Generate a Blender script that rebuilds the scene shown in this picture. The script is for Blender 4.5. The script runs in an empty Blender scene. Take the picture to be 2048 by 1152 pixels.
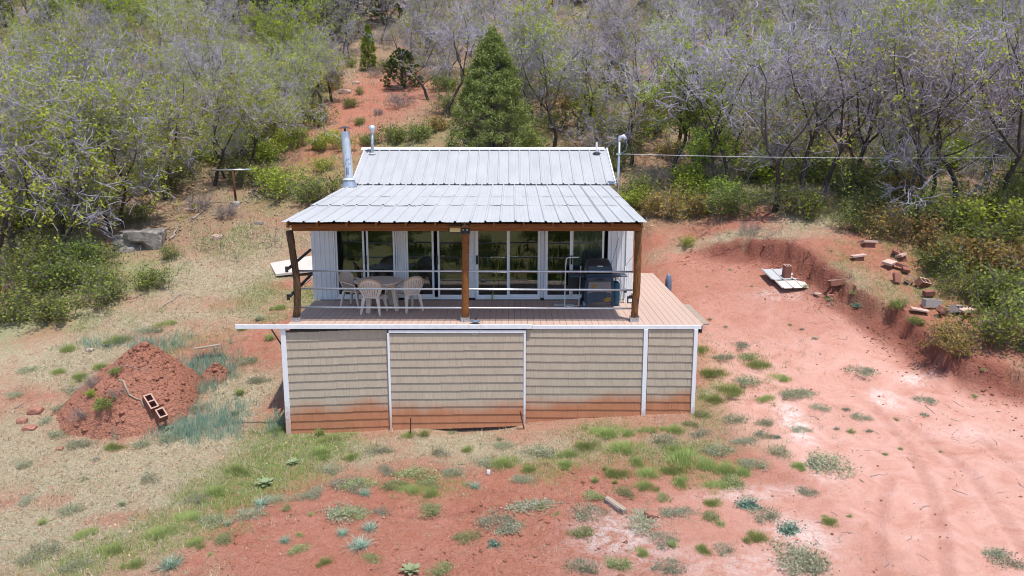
import bpy, bmesh, math, random
import numpy as np
from mathutils import Vector, Matrix, Euler

R = math.radians
scene = bpy.context.scene
C = scene.collection
random.seed(7)
rng = np.random.default_rng(11)

# ------------------------------------------------------------------ camera
CAM_Z, CAM_Y, PITCH, FPX = 6.75, -17.6, 11.24, 1600.0
cd = bpy.data.cameras.new('camera')
cam = bpy.data.objects.new('camera', cd)
C.objects.link(cam)
cam.location = (0, CAM_Y, CAM_Z)
cam.rotation_euler = (R(90 - PITCH), 0, 0)
cd.sensor_width = 36
cd.lens = FPX / 2048 * 36
cd.clip_start = 0.1
cd.clip_end = 1000
scene.camera = cam

# ------------------------------------------------------------------ light
SUN_DOWN = Vector((-0.45, 0.55, -2.33)).normalized()
SUN_EL = math.asin(-SUN_DOWN.z)
world = bpy.data.worlds.new('World')
scene.world = world
world.use_nodes = True
nt = world.node_tree
bg = nt.nodes['Background']
sky = nt.nodes.new('ShaderNodeTexSky')
sky.sky_type = 'NISHITA'
sky.sun_disc = False
sky.sun_elevation = SUN_EL
sky.sun_rotation = math.atan2(-SUN_DOWN.x, -SUN_DOWN.y)
sky.altitude = 1900
sky.air_density = 1.0
sky.dust_density = 4.0
sky.ozone_density = 0.6
nt.links.new(sky.outputs[0], bg.inputs[0])
bg.inputs[1].default_value = 0.15
sd = bpy.data.lights.new('sun', 'SUN')
sd.energy = 3.2
sd.angle = R(0.53)
sd.color = (1.0, 0.955, 0.89)
sun = bpy.data.objects.new('sun', sd)
sun.rotation_euler = SUN_DOWN.to_track_quat('-Z', 'Y').to_euler()
sun.location = (10, -10, 40)
C.objects.link(sun)
scene.cycles.filter_width = 1.05
scene.view_settings.view_transform = 'Standard'
scene.view_settings.look = 'None'
scene.view_settings.gamma = 1
scene.view_settings.use_curve_mapping = False
scene.view_settings.exposure = 0.78

# ------------------------------------------------------------------ small helpers
def ss(a, b, x):
    t = np.clip((np.asarray(x, float) - a) / (b - a), 0, 1)
    return t * t * (3 - 2 * t)

def vnoise(x, y, seed=0):
    x = np.asarray(x, float); y = np.asarray(y, float)
    xi = np.floor(x).astype(np.int64); yi = np.floor(y).astype(np.int64)
    xf = x - xi; yf = y - yi
    def h(a, b):
        n = (a * 374761393 + b * 668265263 + seed * 974711) & 0x7fffffff
        n = ((n ^ (n >> 13)) * 1274126177) & 0x7fffffff
        n = (n ^ (n >> 16)) & 0xffff
        return n / 65535.0
    u = xf * xf * (3 - 2 * xf); v = yf * yf * (3 - 2 * yf)
    return (h(xi, yi) * (1 - u) + h(xi + 1, yi) * u) * (1 - v) + (h(xi, yi + 1) * (1 - u) + h(xi + 1, yi + 1) * u) * v

def fbm(x, y, oct=4, seed=0):
    s = 0; a = 0.5; t = 0
    for i in range(oct):
        s = s + a * vnoise(x * 2 ** i + 17.3 * i, y * 2 ** i - 9.1 * i, seed + i)
        t += a; a *= 0.5
    return s / t - 0.5

PR_Y = [-200, -60, -14, -6, 0, 6.7, 12, 30, 60, 100, 170]
PR_Z = [-3.5, -1.6, -0.95, -0.5, 0.0, 1.85, 3.25, 8.5, 17.8, 30.5, 50]
def pad_height(x, y):
    x = np.asarray(x, float); y = np.asarray(y, float)
    z = 0
    for d in (-1.2, 0, 1.2):
        z = z + np.interp(y + d, PR_Y, PR_Z) / 3
    z = z + 0.055 * 14 * np.tanh(x / 14)
    z = z + 0.10 * fbm(x / 3.0, y / 3.0, 3, 5)
    far = ss(13, 30, y)
    z = z + far * (1.1 * fbm(x / 14.0, y / 14.0, 3, 9)) + ss(8, 14, y) * 0.25 * fbm(x / 2.2, y / 2.2, 3, 2)
    z = z - .17 * np.exp(-((x + .75) / 1.0) ** 4) * np.exp(-((y + .02) / .36) ** 2)
    # the cabin and its deck stand in a cut
    m = ss(-6.0, -5.3, x) * (1 - ss(3.4, 5.2, x)) * ss(-0.3, 1.5, y) * (1 - ss(12.6, 13.6, y))
    z = np.where(m > 0, z * (1 - m) + np.minimum(z, 1.9) * m, z)
    return z

def unproject(u, v, hf, y0=-8.0):
    dx = (u - 1024) / FPX; dy = (576 - v) / FPX
    p = R(PITCH)
    d = np.array([dx, math.cos(p) + dy * math.sin(p), -math.sin(p) + dy * math.cos(p)])
    t = np.arange(9, 130, 0.04)
    X = d[0] * t; Y = CAM_Y + d[1] * t; Z = CAM_Z + d[2] * t
    g = hf(X, Y)
    i = np.argmax(Z < g)
    if not (Z < g).any():
        i = len(t) - 1
    return float(X[i]), float(Y[i])

BANK_PX = [(1330, 505, .0), (1400, 512, .22), (1470, 516, .5), (1545, 530, .75), (1600, 560, .8), (1665, 598, .75),
           (1725, 640, .6), (1800, 688, .55), (1870, 738, .55), (1950, 775, .5), (2070, 800, .45), (2300, 850, .4)]
BANK = np.array([unproject(u, v, pad_height) + (h,) for u, v, h in BANK_PX])

def bank_dist(x, y):
    x = np.asarray(x, float); y = np.asarray(y, float)
    best = np.full(np.shape(x), 1e9); hh = np.zeros(np.shape(x)); sg = np.zeros(np.shape(x))
    for a, b in zip(BANK[:-1], BANK[1:]):
        ex, ey = b[0] - a[0], b[1] - a[1]
        L2 = ex * ex + ey * ey
        t = np.clip(((x - a[0]) * ex + (y - a[1]) * ey) / L2, 0, 1)
        px = a[0] + t * ex; py = a[1] + t * ey
        d = np.hypot(x - px, y - py)
        side = ex * (y - a[1]) - ey * (x - a[0])
        m = d < best
        best = np.where(m, d, best); hh = np.where(m, a[2] + t * (b[2] - a[2]), hh); sg = np.where(m, np.sign(side), sg)
    return best * sg, hh

def line_dist(x, y, P_):
    best = np.full(np.shape(x), 9.0); sb = np.zeros(np.shape(x)); acc = 0
    for a, b in zip(P_[:-1], P_[1:]):
        ex, ey = b[0] - a[0], b[1] - a[1]; L = math.hypot(ex, ey)
        t = np.clip(((x - a[0]) * ex + (y - a[1]) * ey) / L ** 2, 0, 1)
        d = np.hypot(x - a[0] - t * ex, y - a[1] - t * ey)
        m = d < best; best = np.where(m, d, best); sb = np.where(m, acc + t * L, sb); acc += L
    return best, sb
def curve_px(pts):
    w = [unproject(u, v, pad_height) for u, v in pts]
    return w
TRACKS = [(curve_px([(1765, 1149), (1755, 1080), (1762, 1010), (1775, 960)]), 0), (curve_px([(1895, 1149), (1880, 1060), (1862, 980), (1810, 890), (1750, 820)]), 1),
          (curve_px([(2060, 1120), (2000, 1030), (1940, 950), (1860, 880), (1800, 840)]), 2), (curve_px([(2140, 1050), (2060, 960), (1960, 880)]), 3), (curve_px([(560, 1030), (700, 1018), (850, 1035), (1100, 1002), (1300, 1000)]), 4)]

def height(x, y):
    z = pad_height(x, y)
    x = np.asarray(x, float); y = np.asarray(y, float)
    near = (x > 1) & (x < 40) & (y > -12) & (y < 40)
    if np.any(near):
        d, h = bank_dist(x, y)
        d = d + 0.95 * fbm(x / 0.9, y / 0.9, 5, 31) + 0.34 * fbm(x * 4, y * 4, 2, 33)
        rise = ss(0.0, 0.20, d) * 0.78 + ss(-0.55, 0.05, d) * 0.22
        fc = np.exp(-((d - .0) / .45) ** 2) * np.clip(h * 2, 0, 1)
        z = z + np.where(near, fc * (.20 * fbm(x * 3.5, y * 3.5, 3, 35) + .10 * np.abs(fbm(x * 8, y * 8, 2, 37))), 0)
        h = h * 1.0
        z = z + np.where(near, h * rise * (1 - 0.55 * ss(5, 16, d)), 0)
    nearf = ss(-9, -6, y) * (1 - ss(12, 16, y))
    # clods and ruts in the bare earth
    z = z + nearf * (0.035 * fbm(x * 2.6, y * 2.6, 4, 41) + 0.03 * np.maximum(fbm(x * 7, y * 7, 3, 43), 0))
    for (tp, ph) in TRACKS:
        dt, st = line_dist(x, y, tp)
        z = z - .022 * np.exp(-(dt / .12) ** 4) + .016 * np.exp(-((dt - .18) / .045) ** 2)
        z = z + .010 * np.exp(-(dt / .11) ** 4) * np.sin((st + dt * .8) * 2 * np.pi / .11 + ph)
    lump = ss(-6.5, -5.5, x) * (1 - ss(0, 2.2, x)) * (1 - ss(-3.2, -2.0, y))
    z = z + lump * 0.07 * np.abs(fbm(x * 5.5, y * 5.5, 3, 47))
    return z

def H1(x, y):
    return float(height(np.array([x]), np.array([y]))[0])

def G(u, v):
    """the ground point seen at photo coordinates u, v"""
    x, y = unproject(u, v, height)
    return x, y, H1(x, y)

def P(u, v, y):
    """a point on the vertical plane at depth y"""
    Y = y - CAM_Y
    a = R(PITCH) + math.atan((v - 576) / FPX)
    h = math.tan(a) * Y
    dep = Y * math.cos(R(PITCH)) + h * math.sin(R(PITCH))
    return (u - 1024) * dep / FPX, y, CAM_Z - h

def depth(x, y, z):
    return (y - CAM_Y) * math.cos(R(PITCH)) + (CAM_Z - z) * math.sin(R(PITCH))

def project(x, y, z):
    Y = y - CAM_Y; h = CAM_Z - z
    dep = Y * math.cos(R(PITCH)) + h * math.sin(R(PITCH))
    up = -h * math.cos(R(PITCH)) + Y * math.sin(R(PITCH))
    return 1024 + FPX * x / dep, 576 - FPX * up / dep

# ------------------------------------------------------------------ materials
MATS = {}
def nodes_of(name):
    m = bpy.data.materials.new(name); m.use_nodes = True
    t = m.node_tree; b = t.nodes['Principled BSDF']
    MATS[name] = m
    return m, t, b

def mat(name, col, rough=0.7, metal=0.0, var=0.0, scale=6.0, bump=0.0, bscale=40.0, stretch=(1, 1, 1), col2=None, island=0.0, spec=0.3):
    m, t, b = nodes_of(name)
    N, L = t.nodes, t.links
    tc = N.new('ShaderNodeTexCoord'); mp = N.new('ShaderNodeMapping')
    mp.inputs['Scale'].default_value = stretch
    L.new(tc.outputs['Object'], mp.inputs['Vector'])
    no = N.new('ShaderNodeTexNoise'); no.inputs['Scale'].default_value = scale; no.inputs['Detail'].default_value = 6
    L.new(mp.outputs[0], no.inputs['Vector'])
    c2 = col2 if col2 else tuple(c * (1 - var) for c in col)
    cr = N.new('ShaderNodeValToRGB')
    cr.color_ramp.elements[0].position = 0.32; cr.color_ramp.elements[1].position = 0.68
    cr.color_ramp.elements[0].color = (*c2, 1); cr.color_ramp.elements[1].color = (*col, 1)
    L.new(no.outputs['Fac'], cr.inputs[0])
    out = cr.outputs[0]
    if island:
        ge = N.new('ShaderNodeNewGeometry'); oi = N.new('ShaderNodeObjectInfo')
        ad = N.new('ShaderNodeMath'); ad.operation = 'ADD'
        L.new(ge.outputs['Random Per Island'], ad.inputs[0]); L.new(oi.outputs['Random'], ad.inputs[1])
        mr = N.new('ShaderNodeMapRange'); mr.inputs[1].default_value = 0; mr.inputs[2].default_value = 2
        mr.inputs[3].default_value = 1 - island; mr.inputs[4].default_value = 1 + island
        L.new(ad.outputs[0], mr.inputs[0])
        hs = N.new('ShaderNodeHueSaturation'); L.new(out, hs.inputs['Color']); L.new(mr.outputs[0], hs.inputs['Value'])
        out = hs.outputs[0]
    L.new(out, b.inputs['Base Color'])
    b.inputs['Roughness'].default_value = rough; b.inputs['Metallic'].default_value = metal
    b.inputs['Specular IOR Level'].default_value = spec
    if bump:
        n2 = N.new('ShaderNodeTexNoise'); n2.inputs['Scale'].default_value = bscale; n2.inputs['Detail'].default_value = 5
        L.new(mp.outputs[0], n2.inputs['Vector'])
        bp = N.new('ShaderNodeBump'); bp.inputs['Strength'].default_value = bump; bp.inputs['Distance'].default_value = 0.02
        L.new(n2.outputs['Fac'], bp.inputs['Height']); L.new(bp.outputs[0], b.inputs['Normal'])
    return m

def leaf_mat(name, cols, trans=0.35):
    """leaf colours picked per leaf and shifted per plant; some light passes through"""
    m = bpy.data.materials.new(name); m.use_nodes = True; MATS[name] = m
    t = m.node_tree; N, L = t.nodes, t.links
    for n in list(N): N.remove(n)
    ge = N.new('ShaderNodeNewGeometry'); oi = N.new('ShaderNodeObjectInfo')
    cr = N.new('ShaderNodeValToRGB')
    els = cr.color_ramp.elements
    while len(els) < len(cols): els.new(0.5)
    for i, c in enumerate(cols):
        els[i].position = i / (len(cols) - 1); els[i].color = (*c, 1)
    L.new(ge.outputs['Random Per Island'], cr.inputs[0])
    hs = N.new('ShaderNodeHueSaturation')
    mh = N.new('ShaderNodeMapRange'); mh.inputs[3].default_value = 0.485; mh.inputs[4].default_value = 0.515
    mv = N.new('ShaderNodeMapRange'); mv.inputs[3].default_value = 0.8; mv.inputs[4].default_value = 1.2
    L.new(oi.outputs['Random'], mh.inputs[0]); L.new(oi.outputs['Random'], mv.inputs[0])
    L.new(cr.outputs[0], hs.inputs['Color']); L.new(mh.outputs[0], hs.inputs['Hue']); L.new(mv.outputs[0], hs.inputs['Value'])
    d = N.new('ShaderNodeBsdfDiffuse'); tr = N.new('ShaderNodeBsdfTranslucent'); mx = N.new('ShaderNodeMixShader')
    L.new(hs.outputs[0], d.inputs[0]); L.new(hs.outputs[0], tr.inputs[0])
    mx.inputs[0].default_value = trans
    L.new(d.outputs[0], mx.inputs[1]); L.new(tr.outputs[0], mx.inputs[2])
    o = N.new('ShaderNodeOutputMaterial'); L.new(mx.outputs[0], o.inputs[0])
    return m

mat('white_trim', (.74, .75, .78), .55, var=.12, scale=9, bump=.05)
mat('white_metal', (.62, .64, .68), .45, var=.08, scale=3)
mat('frame_white', (.72, .74, .78), .4, var=.05)
mat('roof_white', (.385, .385, .395), .5, var=.13, scale=1.6, stretch=(2, .5, 1))
mat('roof_grey', (.43, .435, .44), .5, metal=.05, var=.09, scale=1.4, stretch=(2.2, .5, 1))
mat('roof_dark', (.1, .1, .11), .7)
mat('galvanised', (.55, .58, .62), .3, metal=.75, var=.25, scale=25)
mat('chimney_metal', (.62, .66, .74), .38, metal=.5, var=.15, scale=14)
mat('black_cap', (.035, .035, .04), .6)
mat('beam_wood', (.27, .10, .022), .6, col2=(.15, .052, .014), scale=3, stretch=(1.2, 14, 14), bump=.3, bscale=20)
mat('post_wood', (.25, .105, .03), .65, col2=(.07, .035, .018), scale=5, stretch=(7, 7, .8), bump=.5, bscale=14)
mat('dark_post_wood', (.13, .07, .03), .7, col2=(.022, .016, .013), scale=6, stretch=(6, 6, .8), bump=.5, bscale=14)
mat('charred_wood', (.03, .028, .03), .7, var=.4, scale=9)
mat('deck_board', (.46, .33, .27), .7, var=.10, scale=5, stretch=(12, .6, 1), bump=.12, bscale=50, island=.05)
mat('deck_dark', (.08, .06, .05), .9)
mat('glass_frame_black', (.015, .015, .018), .4)
mat('concrete', (.40, .38, .35), .9, var=.25, scale=9, bump=.4)
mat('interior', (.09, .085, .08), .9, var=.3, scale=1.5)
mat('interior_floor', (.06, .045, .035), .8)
mat('curtain', (.33, .32, .31), .9, var=.1)
mat('sofa', (.07, .11, .14), .9, var=.25)
mat('plastic_beige', (.60, .50, .43), .45, var=.06, scale=4)
mat('plastic_dark_edge', (.42, .31, .20), .5, var=.15)
mat('grill_lid', (.010, .014, .022), .28, spec=.5)
mat('grill_blue', (.035, .055, .085), .45, var=.3, scale=8)
mat('grill_panel', (.19, .17, .175), .55, col2=(.17, .155, .16), scale=3)
mat('rust_yellow', (.32, .18, .04), .7, var=.4, scale=12)
mat('grill_lower', (.05, .065, .095), .5, var=.3, scale=6)
mat('black_plastic', (.012, .012, .014), .4)
mat('teal_tank', (.02, .10, .16), .4, var=.25)
mat('white_plastic', (.75, .75, .75), .4)
mat('rusty_steel', (.10, .035, .022), .85, var=.4, scale=20, bump=.3)
mat('wire_grey', (.45, .47, .5), .5)
mat('cinder_block', (.47, .31, .25), .95, var=.15, scale=7, bump=.5, bscale=60)
mat('block_side', (.26, .11, .08), .95, var=.25, scale=7, bump=.5, bscale=60)
mat('grey_block', (.42, .37, .34), .95, var=.2, scale=7, bump=.5, bscale=60)
mat('paver', (.52, .36, .30), .9, var=.15, scale=7, bump=.4)
mat('boulder', (.30, .27, .24), .95, col2=(.11, .10, .09), scale=4, bump=1.0, bscale=9)
mat('red_stone', (.36, .17, .12), .95, var=.35, scale=5, bump=.7, bscale=20)
mat('pale_stone', (.50, .36, .30), .95, var=.3, scale=5, bump=.7, bscale=20)
mat('weathered_wood', (.40, .32, .25), .85, var=.45, scale=4, stretch=(1, 8, 8), bump=.5)
mat('dead_stick', (.34, .28, .25), .9, var=.35, scale=6)
mat('bark', (.105, .085, .075), .95, col2=(.045, .036, .033), scale=9, stretch=(3, 3, .6), bump=.9, bscale=22)
mat('twig', (.45, .41, .49), .9, var=.45, scale=.9, island=.45)
mat('twig_dark', (.21, .18, .18), .9, var=.35, scale=1.2)
mat('board_white', (.52, .47, .43), .8, var=.12, scale=1.5)
mat('lamp_lens', (.62, .50, .22), .35)
mat('lamp_body', (.04, .032, .028), .5)
mat('blue_grey_metal', (.15, .19, .27), .4, metal=.4)
mat('white_mark', (.7, .7, .72), .6)
leaf_mat('oak_leaf', [(.24, .30, .04), (.36, .42, .06), (.46, .48, .09), (.34, .33, .08)], .4)
leaf_mat('lush_leaf', [(.24, .31, .04), (.34, .42, .06), (.44, .50, .10)], .42)
leaf_mat('olive_leaf', [(.24, .22, .08), (.33, .29, .11), (.40, .32, .15), (.26, .28, .09)], .35)
leaf_mat('juniper_leaf', [(.11, .14, .04), (.17, .205, .06), (.24, .27, .085), (.31, .31, .12)], .28)
leaf_mat('juniper_dark_leaf', [(.03, .05, .018), (.05, .075, .025), (.08, .11, .035)], .2)
leaf_mat('bright_conifer_leaf', [(.12, .18, .03), (.19, .25, .04), (.25, .31, .06)], .3)
leaf_mat('shrub_leaf', [(.12, .16, .035), (.19, .24, .05), (.28, .33, .08), (.20, .21, .07)], .35)
leaf_mat('golden_leaf', [(.30, .18, .05), (.36, .24, .07), (.22, .22, .06), (.42, .27, .12), (.18, .21, .05)], .35)
leaf_mat('weed_leaf', [(.24, .29, .11), (.31, .37, .15), (.38, .40, .21), (.42, .36, .24)], .3)
leaf_mat('teal_leaf', [(.10, .20, .13), (.15, .27, .19), (.20, .32, .24)], .25)
leaf_mat('grey_leaf', [(.30, .33, .21), (.38, .40, .28), (.48, .44, .35)], .25)
leaf_mat('mullein_leaf', [(.20, .26, .13), (.27, .33, .18), (.36, .38, .22)], .3)
leaf_mat('straw', [(.47, .40, .27), (.57, .50, .35), (.39, .34, .22), (.64, .58, .45)], .3)
leaf_mat('green_blade', [(.22, .29, .08), (.30, .38, .11), (.38, .43, .17), (.45, .43, .24)], .35)
leaf_mat('sage_blade', [(.30, .32, .20), (.37, .38, .26), (.45, .42, .31), (.26, .31, .16)], .3)
leaf_mat('meadow_blade', [(.05, .08, .02), (.09, .12, .03), (.14, .15, .05)], .2)
leaf_mat('blue_blade', [(.20, .33, .25), (.28, .42, .32), (.40, .50, .40)], .35)
leaf_mat('litter', [(.30, .19, .09), (.42, .28, .15), (.52, .38, .22), (.22, .13, .07)], .1)

def ground_material(pile=False):
    m, t, b = nodes_of('pile_earth' if pile else 'earth')
    N, L = t.nodes, t.links
    ge = N.new('ShaderNodeNewGeometry')
    def noise(scale, detail=6, rough=.55, vec=None, dist=0):
        n = N.new('ShaderNodeTexNoise'); n.inputs['Scale'].default_value = scale
        n.inputs['Detail'].default_value = detail; n.inputs['Roughness'].default_value = rough
        n.inputs['Distortion'].default_value = dist
        L.new(vec if vec else ge.outputs['Position'], n.inputs['Vector']); return n.outputs['Fac']
    def ramp(fac, stops):
        r = N.new('ShaderNodeValToRGB'); e = r.color_ramp.elements
        while len(e) < len(stops): e.new(.5)
        for i, (p, c) in enumerate(stops):
            e[i].position = p; e[i].color = (*c, 1) if len(c) == 3 else c
        L.new(fac, r.inputs[0]); return r.outputs[0]
    def mix(fac, a, bb, mode='MIX'):
        x = N.new('ShaderNodeMix'); x.data_type = 'RGBA'; x.blend_type = mode
        if isinstance(fac, float): x.inputs[0].default_value = fac
        else: L.new(fac, x.inputs[0])
        for k, s in ((6, a), (7, bb)):
            if isinstance(s, tuple): x.inputs[k].default_value = (*s, 1)
            else: L.new(s, x.inputs[k])
        return x.outputs[2]
    def attr(name):
        a = N.new('ShaderNodeAttribute'); a.attribute_name = name; return a.outputs['Fac']
    def math_(op, a, bb):
        x = N.new('ShaderNodeMath'); x.operation = op; x.use_clamp = True
        for k, s in ((0, a), (1, bb)):
            if isinstance(s, (int, float)): x.inputs[k].default_value = s
            else: L.new(s, x.inputs[k])
        return x.outputs[0]
    big = noise(.7, 6, .6); mid = noise(5, 6, .65); fine = noise(38, 5, .7)
    dirt = ramp(big, [(.3, (.35, .125, .075)), (.5, (.45, .185, .12)), (.7, (.53, .26, .19))])
    dirt = mix(.55, dirt, ramp(mid, [(.3, (.30, .105, .065)), (.5, (.43, .18, .12)), (.72, (.52, .26, .19))]))
    dirt = mix(.35, dirt, ramp(fine, [(.32, (.26, .09, .055)), (.55, (.46, .20, .14)), (.75, (.58, .34, .27))]))
    col = dirt if not pile else mix(.35, dirt, (.56, .27, .18))
    if not pile:
        pack = mix(.42, ramp(noise(1.3, 9, .68, dist=1.2), [(.3, (.42, .22, .17)), (.5, (.55, .345, .29)), (.62, (.60, .40, .35)), (.8, (.69, .53, .49))]), dirt)
        col = mix(attr('packed'), col, pack)
        pale = math_('MULTIPLY', math_('MULTIPLY', attr('pale'), ramp(noise(3.2, 9, .75, dist=.8), [(.42, (0, 0, 0)), (.56, (1, 1, 1))])), ramp(noise(22, 6, .75), [(.3, (.35, .35, .35)), (.6, (1, 1, 1))]))
        col = mix(pale, col, (.66, .57, .53))
        dk = math_('MULTIPLY', attr('dark_earth'), 0.75)  # darker red-brown earth on the bank face and in the tyre tracks
        col = mix(dk, col, (.21, .075, .055))
        straw = ramp(noise(24, 5, .75), [(.3, (.27, .21, .12)), (.5, (.44, .375, .25)), (.7, (.58, .52, .38))])
        sm = math_('MULTIPLY', attr('straw'), ramp(noise(7, 7, .75), [(.33, (.35, .35, .35)), (.5, (1, 1, 1))]))
        col = mix(sm, col, straw)
        lit = ramp(noise(30, 4, .8), [(.3, (.15, .10, .055)), (.5, (.29, .21, .13)), (.68, (.44, .35, .24))])
        lm = math_('MULTIPLY', attr('litter'), ramp(noise(3, 7, .7), [(.3, (.7, .7, .7)), (.5, (1, 1, 1))]))
        col = mix(lm, col, lit)
        gr = ramp(noise(20, 5, .75), [(.3, (.11, .15, .05)), (.5, (.18, .24, .07)), (.7, (.30, .32, .14))])
        gm = math_('MULTIPLY', attr('green'), ramp(noise(6, 7, .75), [(.36, (.1, .1, .1)), (.55, (1, 1, 1))]))
        col = mix(gm, col, gr)
    L.new(col, b.inputs['Base Color'])
    b.inputs['Roughness'].default_value = .95; b.inputs['Specular IOR Level'].default_value = .1
    vc = N.new('ShaderNodeTexVoronoi'); vc.feature = 'DISTANCE_TO_EDGE'; vc.inputs['Scale'].default_value = 7
    vd = N.new('ShaderNodeVectorMath'); vd.operation = 'MULTIPLY_ADD'; nn = N.new('ShaderNodeTexNoise'); nn.inputs['Scale'].default_value = 6; L.new(ge.outputs['Position'], nn.inputs['Vector'])
    L.new(nn.outputs['Color'], vd.inputs[0]); vd.inputs[1].default_value = (.25, .25, .25); L.new(ge.outputs['Position'], vd.inputs[2]); L.new(vd.outputs[0], vc.inputs['Vector'])
    crack = ramp(vc.outputs['Distance'], [(.0, (0, 0, 0)), (.09, (1, 1, 1))])
    h1 = noise(16 if not pile else 12, 8, .72); h2 = noise(60, 4, .7)
    vo = N.new('ShaderNodeTexVoronoi'); vo.inputs['Scale'].default_value = 9
    vo.feature = 'F1'; L.new(ge.outputs['Position'], vo.inputs['Vector'])
    s = math_('ADD', math_('MULTIPLY', h1, .7), math_('MULTIPLY', h2, .25))
    s = math_('ADD', s, math_('MULTIPLY', crack, .16))
    s = math_('SUBTRACT', s, math_('MULTIPLY', vo.outputs['Distance'], .25 if pile else .12))
    bp = N.new('ShaderNodeBump'); bp.inputs['Distance'].default_value = .16 if pile else .11; bp.inputs['Strength'].default_value = 1.0
    if not pile:
        k = math_('SUBTRACT', 1.0, math_('MULTIPLY', attr('packed'), .45)); L.new(k, bp.inputs['Strength'])
    L.new(s, bp.inputs['Height']); L.new(bp.outputs[0], b.inputs['Normal'])
    return m
ground_material(); ground_material(True)

def siding_material():
    m, t, b = nodes_of('siding')
    N, L = t.nodes, t.links
    ge = N.new('ShaderNodeNewGeometry'); oi = N.new('ShaderNodeObjectInfo')
    sx = N.new('ShaderNodeSeparateXYZ'); L.new(ge.outputs['Position'], sx.inputs[0])
    no = N.new('ShaderNodeTexNoise'); no.inputs['Scale'].default_value = .8; no.inputs['Detail'].default_value = 6
    L.new(ge.outputs['Position'], no.inputs['Vector'])
    ma = N.new('ShaderNodeMath'); ma.operation = 'MULTIPLY_ADD'; L.new(no.outputs['Fac'], ma.inputs[0]); ma.inputs[1].default_value = -.85
    L.new(sx.outputs['Z'], ma.inputs[2])
    m2 = N.new('ShaderNodeMath'); m2.operation = 'MULTIPLY_ADD'; L.new(sx.outputs['X'], m2.inputs[0]); m2.inputs[1].default_value = -.03
    L.new(ma.outputs[0], m2.inputs[2])
    mr = N.new('ShaderNodeMapRange'); mr.inputs[1].default_value = -.09; mr.inputs[2].default_value = .34
    mr.inputs[3].default_value = 1; mr.inputs[4].default_value = 0; mr.interpolation_type = 'SMOOTHSTEP'
    L.new(m2.outputs[0], mr.inputs[0])
    mp = N.new('ShaderNodeMapping'); mp.inputs['Scale'].default_value = (60, 60, 3); L.new(ge.outputs['Position'], mp.inputs['Vector'])
    gr = N.new('ShaderNodeTexNoise'); gr.inputs['Scale'].default_value = 1; gr.inputs['Detail'].default_value = 4
    L.new(mp.outputs[0], gr.inputs['Vector'])
    cr = N.new('ShaderNodeValToRGB'); cr.color_ramp.elements[0].color = (.37, .30, .225, 1); cr.color_ramp.elements[1].color = (.44, .365, .28, 1)
    cr.color_ramp.elements[0].position = .3; cr.color_ramp.elements[1].position = .7
    L.new(gr.outputs['Fac'], cr.inputs[0])
    n3 = N.new('ShaderNodeTexNoise'); n3.inputs['Scale'].default_value = 5; n3.inputs['Detail'].default_value = 5; L.new(ge.outputs['Position'], n3.inputs['Vector'])
    c3 = N.new('ShaderNodeValToRGB'); c3.color_ramp.elements[0].color = (.36, .13, .055, 1); c3.color_ramp.elements[1].color = (.43, .195, .105, 1)
    L.new(n3.outputs['Fac'], c3.inputs[0])
    mx = N.new('ShaderNodeMix'); mx.data_type = 'RGBA'
    st = N.new('ShaderNodeMath'); st.operation = 'MULTIPLY'; L.new(mr.outputs[0], st.inputs[0]); st.inputs[1].default_value = 1.0
    L.new(st.outputs[0], mx.inputs[0]); L.new(cr.outputs[0], mx.inputs[6]); L.new(c3.outputs[0], mx.inputs[7])
    ad = N.new('ShaderNodeMath'); ad.operation = 'ADD'; L.new(ge.outputs['Random Per Island'], ad.inputs[0]); L.new(oi.outputs['Random'], ad.inputs[1])
    m4 = N.new('ShaderNodeMapRange'); m4.inputs[2].default_value = 2; m4.inputs[3].default_value = .93; m4.inputs[4].default_value = 1.07; L.new(ad.outputs[0], m4.inputs[0])
    hs = N.new('ShaderNodeHueSaturation'); L.new(mx.outputs[2], hs.inputs['Color']); L.new(m4.outputs[0], hs.inputs['Value'])
    L.new(hs.outputs[0], b.inputs['Base Color']); b.inputs['Roughness'].default_value = .75
    bp = N.new('ShaderNodeBump'); bp.inputs['Strength'].default_value = .25; bp.inputs['Distance'].default_value = .01
    L.new(gr.outputs['Fac'], bp.inputs['Height']); L.new(bp.outputs[0], b.inputs['Normal'])
    # white trim with the same splash of red soil at its foot
    m5, t5, b5 = nodes_of('stained_trim')
    N, L = t5.nodes, t5.links
    ge = N.new('ShaderNodeNewGeometry'); sx = N.new('ShaderNodeSeparateXYZ'); L.new(ge.outputs['Position'], sx.inputs[0])
    no = N.new('ShaderNodeTexNoise'); no.inputs['Scale'].default_value = 14; no.inputs['Detail'].default_value = 5; L.new(ge.outputs['Position'], no.inputs['Vector'])
    ma = N.new('ShaderNodeMath'); ma.operation = 'MULTIPLY_ADD'; L.new(no.outputs['Fac'], ma.inputs[0]); ma.inputs[1].default_value = -.9; L.new(sx.outputs['Z'], ma.inputs[2])
    mr = N.new('ShaderNodeMapRange'); mr.inputs[1].default_value = -.35; mr.inputs[2].default_value = .15; mr.inputs[3].default_value = .8; mr.inputs[4].default_value = 0; L.new(ma.outputs[0], mr.inputs[0])
    mx = N.new('ShaderNodeMix'); mx.data_type = 'RGBA'; L.new(mr.outputs[0], mx.inputs[0]); mx.inputs[6].default_value = (.74, .74, .77, 1); mx.inputs[7].default_value = (.48, .27, .19, 1)
    L.new(mx.outputs[2], b5.inputs['Base Color']); b5.inputs['Roughness'].default_value = .6
siding_material()

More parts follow.
